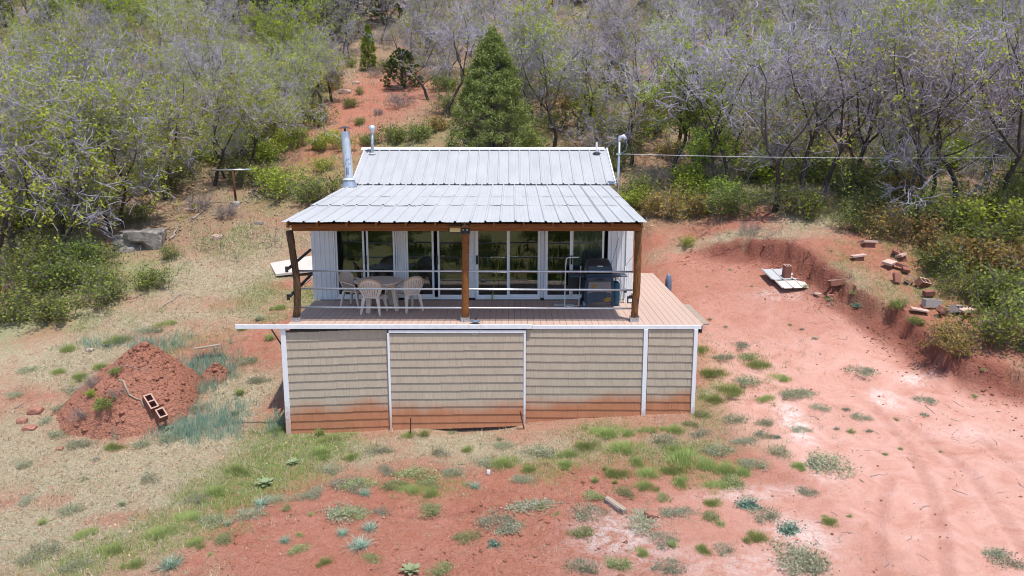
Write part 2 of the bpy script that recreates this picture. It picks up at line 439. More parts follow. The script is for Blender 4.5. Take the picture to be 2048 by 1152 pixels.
def glass_material():
    m = bpy.data.materials.new('glass'); m.use_nodes = True; MATS['glass'] = m
    t = m.node_tree; N, L = t.nodes, t.links
    for n in list(N): N.remove(n)
    tr = N.new('ShaderNodeBsdfTransparent'); tr.inputs[0].default_value = (.62, .68, .66, 1)
    gl = N.new('ShaderNodeBsdfGlossy'); gl.inputs['Roughness'].default_value = .015; gl.inputs[0].default_value = (.85, .9, .88, 1)
    n = N.new('ShaderNodeTexNoise'); n.inputs['Scale'].default_value = 1.3
    bp = N.new('ShaderNodeBump'); bp.inputs['Strength'].default_value = .08; bp.inputs['Distance'].default_value = .02
    L.new(n.outputs['Fac'], bp.inputs['Height']); L.new(bp.outputs[0], gl.inputs['Normal'])
    mx = N.new('ShaderNodeMixShader'); mx.inputs[0].default_value = .10
    L.new(tr.outputs[0], mx.inputs[1]); L.new(gl.outputs[0], mx.inputs[2])
    o = N.new('ShaderNodeOutputMaterial'); L.new(mx.outputs[0], o.inputs[0])
glass_material()

# ------------------------------------------------------------------ object helpers
def link(name, me, m=None, parent=None, loc=None):
    o = bpy.data.objects.new(name, me); C.objects.link(o)
    if m: me.materials.append(MATS[m])
    if parent: o.parent = parent
    if loc is not None: o.location = loc
    return o

def tag(o, label=None, cat=None, group=None, kind=None):
    if label: o['label'] = label
    if cat: o['category'] = cat
    if group: o['group'] = group
    if kind: o['kind'] = kind
    return o

def thing(name, label, cat, loc=(0, 0, 0), rz=0, group=None):
    o = bpy.data.objects.new(name, None); C.objects.link(o)
    o.empty_display_size = .1
    o.location = loc; o.rotation_euler = (0, 0, rz)
    return tag(o, label, cat, group)

def dup(root, loc, rz=0, sc=1.0, label=None, group=None, tilt=(0, 0), seen=None):
    r = root.copy(); C.objects.link(r)
    r.location = loc; r.rotation_euler = (tilt[0], tilt[1], rz)
    r.scale = (sc, sc, sc) if not isinstance(sc, tuple) else sc
    if label: r['label'] = label
    if group: r['group'] = group
    for ch in KIDS.get(root.name, ()):
        c = ch.copy(); C.objects.link(c); c.parent = r
        for g in KIDS.get(ch.name, ()):
            d = g.copy(); C.objects.link(d); d.parent = c
    return r
KIDS = {}
def register(root):
    """remember a thing's parts so that copies are quick"""
    KIDS[root.name] = list(root.children)
    for c in root.children: KIDS[c.name] = list(c.children)

def mesh_np(name, V, F, smooth=False):
    """V (n,3), F (m,k) with k = 3 or 4"""
    me = bpy.data.meshes.new(name)
    V = np.ascontiguousarray(V, dtype=np.float32)
    groups = F if isinstance(F, list) else [F]
    groups = [np.ascontiguousarray(f, dtype=np.int32) for f in groups if len(f)]
    nl = sum(f.size for f in groups); nf = sum(len(f) for f in groups)
    me.vertices.add(len(V)); me.vertices.foreach_set('co', V.ravel())
    me.loops.add(nl); me.loops.foreach_set('vertex_index', np.concatenate([f.ravel() for f in groups]))
    me.polygons.add(nf)
    tot = np.concatenate([np.full(len(f), f.shape[1], np.int32) for f in groups])
    st = np.concatenate([[0], np.cumsum(tot)[:-1]]).astype(np.int32)
    me.polygons.foreach_set('loop_start', st)
    if smooth: me.polygons.foreach_set('use_smooth', np.ones(nf, bool))
    me.update(calc_edges=True)
    return me

class MB:
    """collects simple solids into one mesh"""
    def __init__(s): s.v = []; s.f = []
    def box(s, x0, x1, y0, y1, z0, z1, M=None):
        n = len(s.v)
        vs = [Vector((x, y, z)) for x in (x0, x1) for y in (y0, y1) for z in (z0, z1)]
        if M: vs = [M @ v for v in vs]
        s.v += [tuple(v) for v in vs]
        s.f += [tuple(n + i for i in q) for q in ((0, 1, 3, 2), (4, 6, 7, 5), (0, 4, 5, 1), (2, 3, 7, 6), (0, 2, 6, 4), (1, 5, 7, 3))]
        return s
    def tube(s, pts, r, n=8, caps=True):
        pts = [Vector(p) for p in pts]
        rs = r if isinstance(r, (list, tuple)) else [r] * len(pts)
        base = len(s.v)
        prev = None
        for i, p in enumerate(pts):
            if i == 0: d = pts[1] - pts[0]
            elif i == len(pts) - 1: d = pts[-1] - pts[-2]
            else: d = pts[i + 1] - pts[i - 1]
            d.normalize()
            a = prev if prev is not None else (Vector((0, 0, 1)) if abs(d.z) < .9 else Vector((1, 0, 0)))
            a = (a - d * a.dot(d)).normalized(); prev = a
            b = d.cross(a)
            for k in range(n):
                t = 2 * math.pi * k / n
                s.v.append(tuple(p + (a * math.cos(t) + b * math.sin(t)) * rs[i]))
        for i in range(len(pts) - 1):
            for k in range(n):
                q = base + i * n
                s.f.append((q + k, q + (k + 1) % n, q + n + (k + 1) % n, q + n + k))
        if caps:
            s.f.append(tuple(base + k for k in reversed(range(n))))
            s.f.append(tuple(base + (len(pts) - 1) * n + k for k in range(n)))
        return s
    def lathe(s, prof, n=20, cx=0, cy=0, cz=0, sx=1, sy=1):
        base = len(s.v)
        for r, z in prof:
            for k in range(n):
                t = 2 * math.pi * k / n
                s.v.append((cx + r * sx * math.cos(t), cy + r * sy * math.sin(t), cz + z))
        for i in range(len(prof) - 1):
            for k in range(n):
                q = base + i * n
                s.f.append((q + k, q + (k + 1) % n, q + n + (k + 1) % n, q + n + k))
        s.f.append(tuple(base + k for k in reversed(range(n))))
        s.f.append(tuple(base + (len(prof) - 1) * n + k for k in range(n)))
        return s
    def prism(s, poly, a, b, axis='y', M=None):
        """poly of 2D points extruded between a and b along an axis"""
        n = len(s.v); k = len(poly)
        for c in (a, b):
            for (p, q) in poly:
                v = {'y': (p, c, q), 'x': (c, p, q), 'z': (p, q, c)}[axis]
                s.v.append(tuple(M @ Vector(v)) if M else v)
        s.f.append(tuple(n + i for i in range(k))); s.f.append(tuple(n + k + i for i in reversed(range(k))))
        for i in range(k):
            j = (i + 1) % k
            s.f.append((n + i, n + k + i, n + k + j, n + j))
        return s
    def mesh(s, name, smooth=False, bevel=0):
        me = bpy.data.meshes.new(name)
        me.from_pydata(s.v, [], s.f)
        bm = bmesh.new(); bm.from_mesh(me)
        bmesh.ops.recalc_face_normals(bm, faces=bm.faces)
        if bevel:
            es = [e for e in bm.edges if len(e.link_faces) == 2 and e.calc_face_angle(0) > .5]
            bmesh.ops.bevel(bm, geom=es, offset=bevel, segments=1, affect='EDGES', clamp_overlap=True)
        bm.to_mesh(me); bm.free()
        if smooth:
            me.polygons.foreach_set('use_smooth', [True] * len(me.polygons))
        return me
    def build(s, name, m, parent=None, smooth=False, bevel=0, loc=None):
        return link(name, s.mesh(name, smooth, bevel), m, parent, loc)

def box_part(name, m, parent, x0, x1, y0, y1, z0, z1, bevel=0):
    return MB().box(x0, x1, y0, y1, z0, z1).build(name, m, parent, bevel=bevel)

# ------------------------------------------------------------------ vegetation masks on the ground
def blob(px, py, rx, ry, s=1.0):
    x, y = unproject(px, py, height)
    d = depth(x, y, H1(x, y))
    x2, y2 = unproject(px, min(py + ry, 1149), height)
    ryw = max(abs(y - y2) * (ry / max(1.0, min(py + ry, 1149) - py)), .15)
    return (x, y, rx * d / FPX, ryw, s)

GREEN = [blob(*a) for a in [(590, 890, 110, 50, 1.5), (530, 940, 110, 50, 1.4), (450, 985, 110, 45, 1.2), (360, 1040, 110, 40, .9), (260, 1090, 120, 40, .7), (150, 1130, 110, 40, .6),
    (1440, 740, 40, 60, 1), (1500, 740, 80, 50, .55), (1410, 820, 50, 45, .7), (1220, 860, 90, 25, .6), (700, 620, 70, 30, .8), (620, 590, 60, 22, .7),
    (1330, 905, 150, 30, .7), (1400, 935, 90, 35, .6), (1130, 930, 120, 30, .5), (860, 970, 70, 25, .5), (720, 880, 60, 15, .4),
    (520, 590, 60, 30, .5), (560, 630, 60, 20, .4), (380, 700, 120, 40, .3), (80, 620, 160, 70, .8), (200, 560, 120, 60, .7), (60, 500, 120, 90, .8),
    (560, 370, 70, 60, .7), (630, 350, 80, 50, .7), (1000, 290, 150, 60, .6), (1500, 350, 260, 50, .85), (1800, 400, 200, 60, .85), (1950, 560, 150, 130, .8),
    (1700, 520, 90, 60, .35), (1760, 560, 70, 50, .4), (820, 290, 90, 40, .6), (470, 480, 80, 40, .35), (200, 300, 200, 90, .5)]]
STRAW = [blob(*a) for a in [(420, 560, 170, 60, .9), (300, 620, 200, 50, .8), (120, 720, 160, 60, .9), (60, 900, 150, 90, 1), (250, 950, 200, 60, 1),
    (120, 1060, 200, 80, .9), (480, 790, 90, 50, 1), (420, 890, 120, 30, .9), (800, 900, 260, 28, .65), (1000, 905, 200, 25, .5), (1280, 880, 120, 30, .4),
    (1440, 480, 110, 35, 1), (1560, 470, 160, 28, .8), (1640, 440, 120, 25, .8), (1700, 560, 70, 60, .5), (620, 200, 90, 60, .8), (560, 250, 60, 60, .6),
    (700, 230, 120, 60, .4), (520, 480, 90, 60, .7), (1500, 790, 90, 70, .6), (1560, 860, 60, 60, .35), (20, 650, 80, 40, .8), (650, 120, 120, 80, .7), (330, 1000, 160, 50, .6)]]
DIRTY = [blob(*a) for a in [(690, 260, 90, 50, 1.1), (650, 320, 70, 50, 1.0), (600, 330, 40, 40, .6), (480, 700, 150, 45, .75), (500, 690, 90, 35, .5), (700, 320, 110, 60, .5), (760, 190, 110, 80, 1.1), (640, 300, 60, 60, .7), (620, 245, 50, 30, .6),
    (540, 840, 40, 50, .8), (250, 840, 140, 40, .7), (330, 610, 90, 20, .3), (450, 610, 60, 14, .6), (590, 570, 60, 12, .8), (230, 1040, 60, 18, .5), (120, 1000, 50, 20, .4)]]
PALE = [blob(*a) for a in [(1230, 1070, 90, 50, .9), (1260, 1110, 140, 40, .5), (1590, 850, 28, 45, 1), (1770, 800, 30, 18, .9), (1830, 760, 30, 14, .9), (1600, 1080, 70, 50, .8),
    (1500, 985, 120, 18, .6), (1640, 940, 40, 30, .5), (1850, 740, 40, 12, .5), (1560, 590, 60, 12, .5), (1020, 905, 60, 10, .4), (1500, 1130, 160, 40, .5), (1950, 870, 80, 20, .3)]]
TUFTS_SAGE = [blob(*a) for a in [(1300, 920, 220, 50, .7), (900, 930, 260, 50, .6), (1450, 830, 120, 80, .6), (480, 1000, 200, 50, .6), (250, 1060, 220, 60, .5), (1100, 1050, 350, 60, .25), (150, 760, 200, 90, .45), (100, 980, 220, 110, .45), (400, 600, 220, 50, .4), (650, 910, 200, 30, .5), (1100, 900, 250, 40, .5), (300, 1080, 200, 60, .5), (1650, 530, 120, 40, .4), (1500, 820, 90, 60, .8), (1570, 900, 90, 60, .6), (1420, 900, 60, 60, .6), (1620, 840, 90, 50, .4), (1300, 950, 200, 60, .35), (900, 950, 350, 50, .35),
    (480, 740, 130, 90, .6), (350, 700, 120, 40, .5), (1720, 590, 80, 50, .7), (200, 900, 250, 120, .3), (450, 960, 150, 40, .4), (560, 640, 80, 50, .5), (1500, 700, 120, 60, .5), (480, 1050, 140, 40, .5)]]
TUFTS_BLUE = [blob(*a) for a in [(405, 750, 55, 45, 1.2), (405, 855, 75, 26, 1.4), (450, 830, 60, 30, .45), (560, 850, 25, 20, .5), (330, 690, 50, 15, .5), (260, 690, 100, 12, .3),
    (230, 868, 40, 10, .3)]]

def field(bl, x, y):
    s = np.zeros(np.shape(x))
    for bx, by, rx, ry, st in bl:
        q = ((x - bx) / rx) ** 2 + ((y - by) / ry) ** 2
        s = np.maximum(s, st * np.exp(-0.9 * q ** 1.4))
    return s

def pad_inside(x, y):
    d, h = bank_dist(x, y)
    return ss(-.15, .15, -d) * ss(4.3, 5.6, x + .25 * np.minimum(y, 0) + .6 * fbm(x, y, 3, 61)) * (1 - ss(9.5, 11.5, y))

def masks(x, y):
    n = fbm(x / .8, y / .8, 4, 71); n2 = fbm(x / 2.5, y / 2.5, 3, 73)
    pad = pad_inside(x, y)
    front = (1 - ss(-2.6, -1.4, y + .8 * n + .4 * n2)) * ss(-6.2, -5.0, x + .55 * (y + 4) + .8 * n)
    hill = ss(9.5, 12.5, y + 2.0 * n2)
    dirty = field(DIRTY, x, y)
    sr = field(STRAW, x, y); gr = field(GREEN, x, y)
    straw = np.clip(sr + .35 * (x < -4.5) * (y < 12) + n * 1.35, 0, 1) * (1 - pad) * (1 - front) * (1 - np.clip(dirty * 1.2, 0, 1))
    mid = (np.abs(x) < 9) * (y > -3) * (y < 1) * (1 - pad)
    straw = np.clip(straw + .3 * mid * (1 - front), 0, 1)
    green = np.clip(gr + n * .8 - .08, 0, 1) * (1 - pad * .9) * (gr > .02)
    green = np.clip(green + (1 - ss(-16, -11, y)) * .9, 0, 1)
    back = ss(7.5, 9.5, y) * (x < 0) + hill
    litter = np.clip(hill * (.95 + n) , 0, 1) * (1 - np.clip(dirty * 1.1, 0, 1)) * (1 - np.clip(sr, 0, 1) * .6)
    d, h = bank_dist(x, y)
    face = np.exp(-((d - .02 + .5 * n) / .42) ** 2) * ss(.1, .4, h) * (x > 3)
    trk = 0 * x
    for tp, ph in TRACKS: trk = np.maximum(trk, np.exp(-(line_dist(x, y, tp)[0] / .12) ** 4) * .27 * (.4 + 1.2 * vnoise(x * 4, y * 4, 6)))
    packed = np.clip(pad * 1.0 + ss(4.0, 7.5, x) * (1 - ss(-1, 3, y)) * (1 - ss(-12, -9, -y * 0 + -10)), 0, 1)
    packed = packed * (1 - .75 * ss(1.5, 6.5, y + 1.5 * n2))
    packed = np.clip(np.maximum(packed, ss(.5, 5, x) * (1 - ss(-4, -2, y)) * .7), 0, 1)
    return dict(green=green * (1 - face), straw=straw * (1 - face), litter=litter * (1 - face), packed=packed * (1 - face), pale=field(PALE, x, y),
                dark_earth=np.clip(face * 1.15 + trk, 0, 1))

# ------------------------------------------------------------------ the ground
def axis(a0, a1, step, lo, hi, grow):
    c = list(np.arange(a0, a1 + 1e-6, step))
    s = step; v = a1
    while v < hi:
        s *= grow; v += s; c.append(v)
    s = step; v = a0
    while v > lo:
        s *= grow; v -= s; c.insert(0, v)
    return np.array(c)
gx = axis(-10.5, 13.0, .065, -130, 130, 1.045)
gy = axis(-6.2, 9.5, .065, -150, 165, 1.035)
X, Y = np.meshgrid(gx, gy)
Z = height(X, Y)
nx, ny = len(gx), len(gy)
idx = np.arange(nx * ny).reshape(ny, nx)
F = np.stack([idx[:-1, :-1], idx[:-1, 1:], idx[1:, 1:], idx[1:, :-1]], -1).reshape(-1, 4)
gme = mesh_np('ground', np.stack([X.ravel(), Y.ravel(), Z.ravel()], -1), F, True)
mk = masks(X.ravel(), Y.ravel())
for k, a in mk.items():
    at = gme.attributes.new(k, 'FLOAT', 'POINT'); at.data.foreach_set('value', np.asarray(a, np.float32))
tag(link('ground', gme, 'earth'), kind='structure')

# ------------------------------------------------------------------ blades, leaves and clods lying on the ground (uncountable)
def blades(name, m, X, Y, k, ln, wd, spread, lean, label, sink=.01, rad=.05, seed=1):
    r = np.random.default_rng(seed)
    n = len(X)
    X = np.repeat(X, k); Y = np.repeat(Y, k); N = len(X)
    X = X + r.normal(0, rad, N); Y = Y + r.normal(0, rad, N)
    Z = height(X, Y) - sink
    L = np.repeat(ln, k) * r.uniform(.5, 1.15, N) if not np.isscalar(ln) else ln * r.uniform(.45, 1.2, N)
    W = (np.repeat(wd, k) if not np.isscalar(wd) else wd) * r.uniform(.7, 1.3, N)
    a = r.uniform(0, 2 * np.pi, N); le = np.clip(r.normal(lean, spread, N), 0, 1.45)
    dx = np.cos(a) * np.sin(le); dy = np.sin(a) * np.sin(le); dz = np.cos(le)
    px, py = -np.sin(a), np.cos(a)
    b = np.stack([X, Y, Z], -1); w = np.stack([px * W, py * W, 0 * W], -1); t = b + np.stack([dx, dy, dz], -1) * L[:, None]
    V = np.stack([b - w, b + w, t], 1).reshape(-1, 3)
    F = np.arange(3 * N).reshape(-1, 3)
    o = link(name, mesh_np(name, V, F), m)
    return tag(o, label, 'grass', kind='stuff')

def scatter(n, x0, x1, y0, y1, fn, seed):
    r = np.random.default_rng(seed)
    x = r.uniform(x0, x1, n); y = r.uniform(y0, y1, n)
    # only where the camera can see or nearly so
    dep = (y - CAM_Y)
    ok = np.abs(x) < dep * .70 + 1
    cabin = (x > -5.2) & (x < 4.45) & (y > -.05) & (y < 12.3)
    x, y = x[ok & ~cabin], y[ok & ~cabin]
    p = fn(x, y)
    keep = r.uniform(0, 1, len(x)) < p
    return x[keep], y[keep]

def edge_mod(a):
    return np.clip(a, 0, 1)
x, y = scatter(60000, -13, 12, -6.5, 13, lambda x, y: edge_mod(masks(x, y)['straw'] * 1.0), 3)
blades('dry_grass', 'straw', x, y, 5, .13, .0065, .35, 1.05, 'pale dry grass lying matted over the slope around the cabin', seed=21)
x, y = scatter(100000, -13, 13, -6.5, 13, lambda x, y: edge_mod(masks(x, y)['green'] * (.75 + .9 * (fbm(x / .3, y / .3, 2, 15) > -.03))), 4)
blades('green_grass', 'green_blade', x, y, 6, .11, .006, .35, .6, 'short green grass in patches around the cabin skirting', seed=22)
x, y = scatter(52000, -13, 13, -6.5, 13, lambda x, y: edge_mod(field(TUFTS_SAGE, x, y) * (fbm(x / .35, y / .35, 3, 5) > -.06) * 1.0), 5)
blades('sage_ground_cover', 'sage_blade', x, y, 7, .08, .007, .4, .85, 'grey green low ground cover in broken patches', seed=23)
x, y = scatter(90000, -13, 13, -6.5, 10, lambda x, y: edge_mod(field(TUFTS_BLUE, x, y)), 6)
blades('blue_green_grass', 'blue_blade', x, y, 7, .30, .0055, .25, .35, 'blue green fine grass standing beside the dirt heap', seed=24)
x, y = scatter(30000, -45, 45, 9, 50, lambda x, y: edge_mod(.25 + masks(x, y)['green'] * .8), 7)
blades('hillside_grass', 'sage_blade', x, y, 5, .28, .014, .35, .6, 'sparse grass growing under the hillside oaks', rad=.14, seed=25)
x, y = scatter(60000, -45, 45, 11, 60, lambda x, y: edge_mod(field([b for b in STRAW], x, y) + .12), 8)
blades('hillside_dry_grass', 'straw', x, y, 4, .24, .014, .35, .8, 'pale dry grass on the open part of the hillside', rad=.12, seed=26)

_r = np.random.default_rng(55)
x, y = _r.uniform(-45, 45, 26000), _r.uniform(-75, -13.5, 26000)
k_ = fbm(x / 3, y / 5, 3, 8) > -.02
blades('meadow_grass', 'meadow_blade', x[k_], y[k_], 4, .8, .05, .4, .5, 'long meadow grass behind the viewpoint, mirrored in the door panes', rad=.3, seed=29)  # unseen; added to give the pane reflections texture and darkness

def flakes(name, m, x, y, size, seed, label, cat, z_off=.012):
    r = np.random.default_rng(seed); n = len(x)
    z = height(x, y) + z_off
    s = size * r.uniform(.5, 1.3, n); a = r.uniform(0, 2 * np.pi, n)
    ux = np.stack([np.cos(a), np.sin(a), r.normal(0, .35, n)], -1) * s[:, None]
    uy = np.stack([-np.sin(a), np.cos(a), r.normal(0, .35, n)], -1) * s[:, None] * .6
    c = np.stack([x, y, z], -1)
    V = np.stack([c - ux, c - uy, c + ux, c + uy], 1).reshape(-1, 3)
    o = link(name, mesh_np(name, V, np.arange(4 * n).reshape(-1, 4)), m)
    return tag(o, label, cat, kind='stuff')
x, y = scatter(90000, -42, 42, 8.5, 55, lambda x, y: edge_mod(masks(x, y)['litter'] * .9), 9)
flakes('leaf_litter', 'litter', x, y, .055, 31, 'tan and brown fallen oak leaves under the trees', 'leaves')
x, y = scatter(12000, -14, 0, -6, 10, lambda x, y: edge_mod(masks(x, y)['straw'] * .5), 10)
flakes('yard_litter', 'litter', x, y, .03, 32, 'small fallen leaves caught in the dry grass left of the cabin', 'leaves')

def clods(name, m, x, y, size, seed, label, hf=height, extra=None):
    r = np.random.default_rng(seed); n = len(x)
    s = size * r.lognormal(0, .5, n).clip(.3, 3.2)
    z = hf(x, y) + s * .15
    c = np.stack([x, y, z], -1)
    base = np.array([(1, 0, 0), (0, 1, 0), (-1, 0, 0), (0, -1, 0), (0, 0, .8), (0, 0, -.8)], float)
    V = c[:, None, :] + base[None] * s[:, None, None] * r.uniform(.55, 1.2, (n, 6, 3))
    f = np.array([(0, 1, 4), (1, 2, 4), (2, 3, 4), (3, 0, 4), (1, 0, 5), (2, 1, 5), (3, 2, 5), (0, 3, 5)])
    F = (f[None] + 6 * np.arange(n)[:, None, None]).reshape(-1, 3)
    o = link(name, mesh_np(name, V.reshape(-1, 3), F), m)
    return tag(o, label, 'soil', kind='stuff')
HX0, HY0 = unproject(255, 850, height); HX0 -= .1; HY0 += .75
def clodp(x, y):
    k = masks(x, y); d, h = bank_dist(x, y)
    base = .35 * (x < 2.0) * (y < -1) + .05
    hr = np.hypot((x - HX0) / 1.25, y - HY0)
    base = base + .9 * np.exp(-((hr - 1.55) / .28) ** 2)
    return edge_mod((base * (1 - np.clip(k['green'] + k['straw'], 0, 1)) + np.exp(-((d + .35) / .5) ** 2) * (h > .1) * (x > 3.5) * .8) * (vnoise(x * 1.2, y * 1.2, 4) ** 1.5 * 1.6))
x, y = scatter(44000, -12.5, 14, -6.3, 10, clodp, 12)
clods('dirt_clods', 'pile_earth', x, y, .018, 33, 'small red clods scattered over the bare earth')
x, y = scatter(1600, -14, 14, -6.3, 12, lambda x, y: 0 * x + .5, 13)
clods('pebbles', 'pale_stone', x, y, .016, 34, 'small pale pebbles scattered about the yard')

# ------------------------------------------------------------------ the cabin
DZ = 2.4                       # deck surface
cabin = thing('cabin', 'small cabin with white ribbed metal roof, covered porch and tan shingled skirting', 'cabin', (0, 0, 0))

def roof_sheet(x0, x1, prof, m, parent, seed=0, warp=.006, pitch=.334, xs0=-5.1):
    """one ribbed metal sheet following the (y, z) profile; ribs every pitch"""
    r = random.Random(seed)
    xs = []
    k = math.floor((x0 - xs0) / pitch) - 1
    pts = {round(x0, 4): 0.0, round(x1, 4): 0.0}
    while xs0 + k * pitch < x1 + pitch:
        c = xs0 + (k + .5) * pitch
        for dx, h in ((-.034, 0), (-.016, .031), (.016, .031), (.034, 0), (.11, 0), (.118, .005), (.128, .005), (.136, 0), (.198, 0), (.206, .005), (.216, .005), (.224, 0)):
            q = c + dx
            if x0 <= q <= x1: pts[round(q, 4)] = h
        k += 1
    xs = sorted(pts)
    V = []; F = []
    rows = []
    for i in range(len(prof) - 1):
        (ya, za), (yb, zb) = prof[i], prof[i + 1]
        nseg = max(1, int((yb - ya) / .6))
        for j in range(nseg): rows.append((ya + (yb - ya) * j / nseg, za + (zb - za) * j / nseg))
    rows.append(prof[-1])
    wob = [[r.uniform(-warp, warp) for _ in range(5)] for _ in rows]
    n = len(xs)
    for (y, z), w in zip(rows, wob):
        for x in xs:
            t = (x - x0) / (x1 - x0) * 4; a = min(int(t), 3); f = t - a
            V.append((x, y, z + pts[x] + w[a] * (1 - f) + w[a + 1] * f))
    for i in range(len(rows) - 1):
        for j in range(n - 1):
            F.append((i * n + j, i * n + j + 1, (i + 1) * n + j + 1, (i + 1) * n + j))
    me = bpy.data.meshes.new('roof_sheet'); me.from_pydata(V, [], F)
    o = link('roof_sheet', me, m, parent)
    s = o.modifiers.new('s', 'SOLIDIFY'); s.thickness = .004; s.offset = -1
    return o

def slope(y): return 4.735 + (5.03 - 4.735) * y / 7.2
porch_roof = MB()
porch_roof.box(-5.0, 2.9, .42, 7.1, 4.60, 4.615)                # unseen soffit, made pale to bounce light into the porch
porch_roof = porch_roof.build('porch_roof', 'white_metal', cabin)
W8 = 8.08 / 9
for row, (ya, yb, dz) in enumerate(((0, 2.74, 0), (2.66, 4.45, .009), (4.37, 7.3, .018))):
    for i in range(9):
        x0 = -5.1 + W8 * i
        dd = .012 if (row == 0 and i < 3) else 0
        roof_sheet(x0, x0 + W8 + .01, [(ya, slope(ya) + dz + (i % 2) * .003 - .0), (yb, slope(yb) + dz + (i % 2) * .003 + (-dd if row == 0 else 0))],
                   'roof_grey', porch_roof, seed=row * 20 + i)
for i in range(13):
    x = -4.98 + i * .655
    box_part('rafter', 'beam_wood', porch_roof, x - .02, x + .02, .06, 2.66, 4.63, 4.722)
box_part('purlin', 'beam_wood', porch_roof, -5.02, 2.92, .09, .13, 4.60, 4.627)
# gable
gable = MB().box(-4.86, 3.05, 7.35, 12.0, 4.7, 4.98)
gable = gable.build('gable_roof', 'roof_dark', cabin)
UP = [(7.17, 5.085), (9.7, 6.10)]
for i in range(9):
    x0 = -4.93 + (8.13 / 9) * i
    roof_sheet(x0, x0 + 8.13 / 9 + .01, [UP[0], UP[1]], 'roof_white', gable, seed=90 + i, warp=.004, xs0=-4.93)
    roof_sheet(x0, x0 + 8.13 / 9 + .01, [(9.705, 6.10), (12.4, 5.02)], 'roof_white', gable, seed=190 + i, warp=.004, xs0=-4.93)
rc = MB(); rc.prism([(9.52, 6.075), (9.7, 6.15), (9.88, 6.075), (9.7, 6.142)], -5.05, 3.1, 'x')
rc.build('ridge_cap', 'white_metal', gable)
for x0 in (-4.955, 3.17):
    e = MB(); e.prism([(7.17, 5.05), (9.7, 6.065), (9.7, 6.135), (7.17, 5.12)], x0, x0 + .04 if x0 > 0 else x0 + .03, 'x')
    e.build('rake_trim', 'white_metal', gable)
box_part('gable_gap_shade', 'roof_dark', gable, -4.86, 3.12, 7.20, 7.22, 5.045, 5.078)  # dark strip standing in for the shade in the gap under the ribs
# walls
def ribbed_wall(name, x0, x1, z0, z1, parent):
    """white ribbed panel facing the porch"""
    V = []; xs = []; x = x0; k = 0
    pat = [(0, 0), (.05, 0), (.062, -.012), (.082, -.012), (.094, 0)]
    while x < x1:
        for dx, dy in pat:
            if x + dx < x1: xs.append((x + dx, dy))
        x += .115 if k % 3 else .14; k += 1
    xs.append((x1, 0)); n = len(xs)
    for z in (z0, z1): V += [(a, 2.7 + b, z) for a, b in xs]
    F = [(i, i + 1, n + i + 1, n + i) for i in range(n - 1)]
    me = bpy.data.meshes.new(name); me.from_pydata(V, [], F)
    o = link(name, me, 'white_metal', parent)
    s = o.modifiers.new('s', 'SOLIDIFY'); s.thickness = .02; s.offset = -1
    return o
wall = MB()
wall.box(-5.12, -5.02, 2.76, 7.3, DZ + .05, 4.60).box(3.0, 3.08, 2.76, 7.3, DZ + .05, 4.60)
wall.box(-4.85, -4.75, 7.3, 12.0, 2.0, 4.7).box(2.94, 3.04, 7.3, 12.0, 2.0, 4.7).box(-4.75, 2.94, 11.9, 12.0, 2.0, 4.7)
wall.prism([(7.3, 4.99), (12.3, 4.99), (9.7, 6.03)], -4.84, -4.76, 'x').prism([(7.3, 4.99), (12.3, 4.99), (9.7, 6.03)], 2.95, 3.03, 'x')
wall = wall.build('wall', 'white_metal', cabin)
def wx(px): return (px - 1024) / 77.07
ribbed_wall('wall_panel', wx(628), wx(671), DZ + .01, 4.6, wall)
ribbed_wall('wall_panel', wx(797.5), wx(811), DZ + .06, 4.6, wall)
ribbed_wall('wall_panel', wx(936), wx(950.5), DZ + .06, 4.6, wall)
ribbed_wall('wall_panel', wx(1080.5), wx(1087.5), DZ + .06, 4.6, wall)
ribbed_wall('wall_panel', wx(1216), wx(1249), DZ + .01, 4.6, wall)
box_part('corner_trim', 'white_trim', wall, wx(1249), wx(1262.5), 2.66, 2.78, DZ + .01, 4.6)
box_part('header', 'white_metal', wall, wx(671), wx(1216), 2.71, 2.76, 4.46, 4.6)
# inside
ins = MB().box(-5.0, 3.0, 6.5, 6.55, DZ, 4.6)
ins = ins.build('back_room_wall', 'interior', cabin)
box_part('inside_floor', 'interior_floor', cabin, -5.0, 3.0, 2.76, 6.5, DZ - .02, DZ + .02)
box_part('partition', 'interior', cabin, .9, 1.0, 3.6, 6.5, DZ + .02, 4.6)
for (x0, x1) in ((-3.9, -2.2), (-1.9, -.5)):
    s = MB().box(x0, x1, 4.1, 4.9, DZ + .15, DZ + .48).box(x0, x1, 4.75, 5.0, DZ + .48, DZ + .95).box(x0 - .16, x0, 4.1, 5.0, DZ + .1, DZ + .7).box(x1, x1 + .16, 4.1, 5.0, DZ + .1, DZ + .7)
    tag(s.build('sofa', 'sofa', None, bevel=.05), 'dark teal sofa inside behind the %s sliding door' % ('leftmost' if x0 < -3 else 'second'), 'sofa', 'sofas inside the cabin')
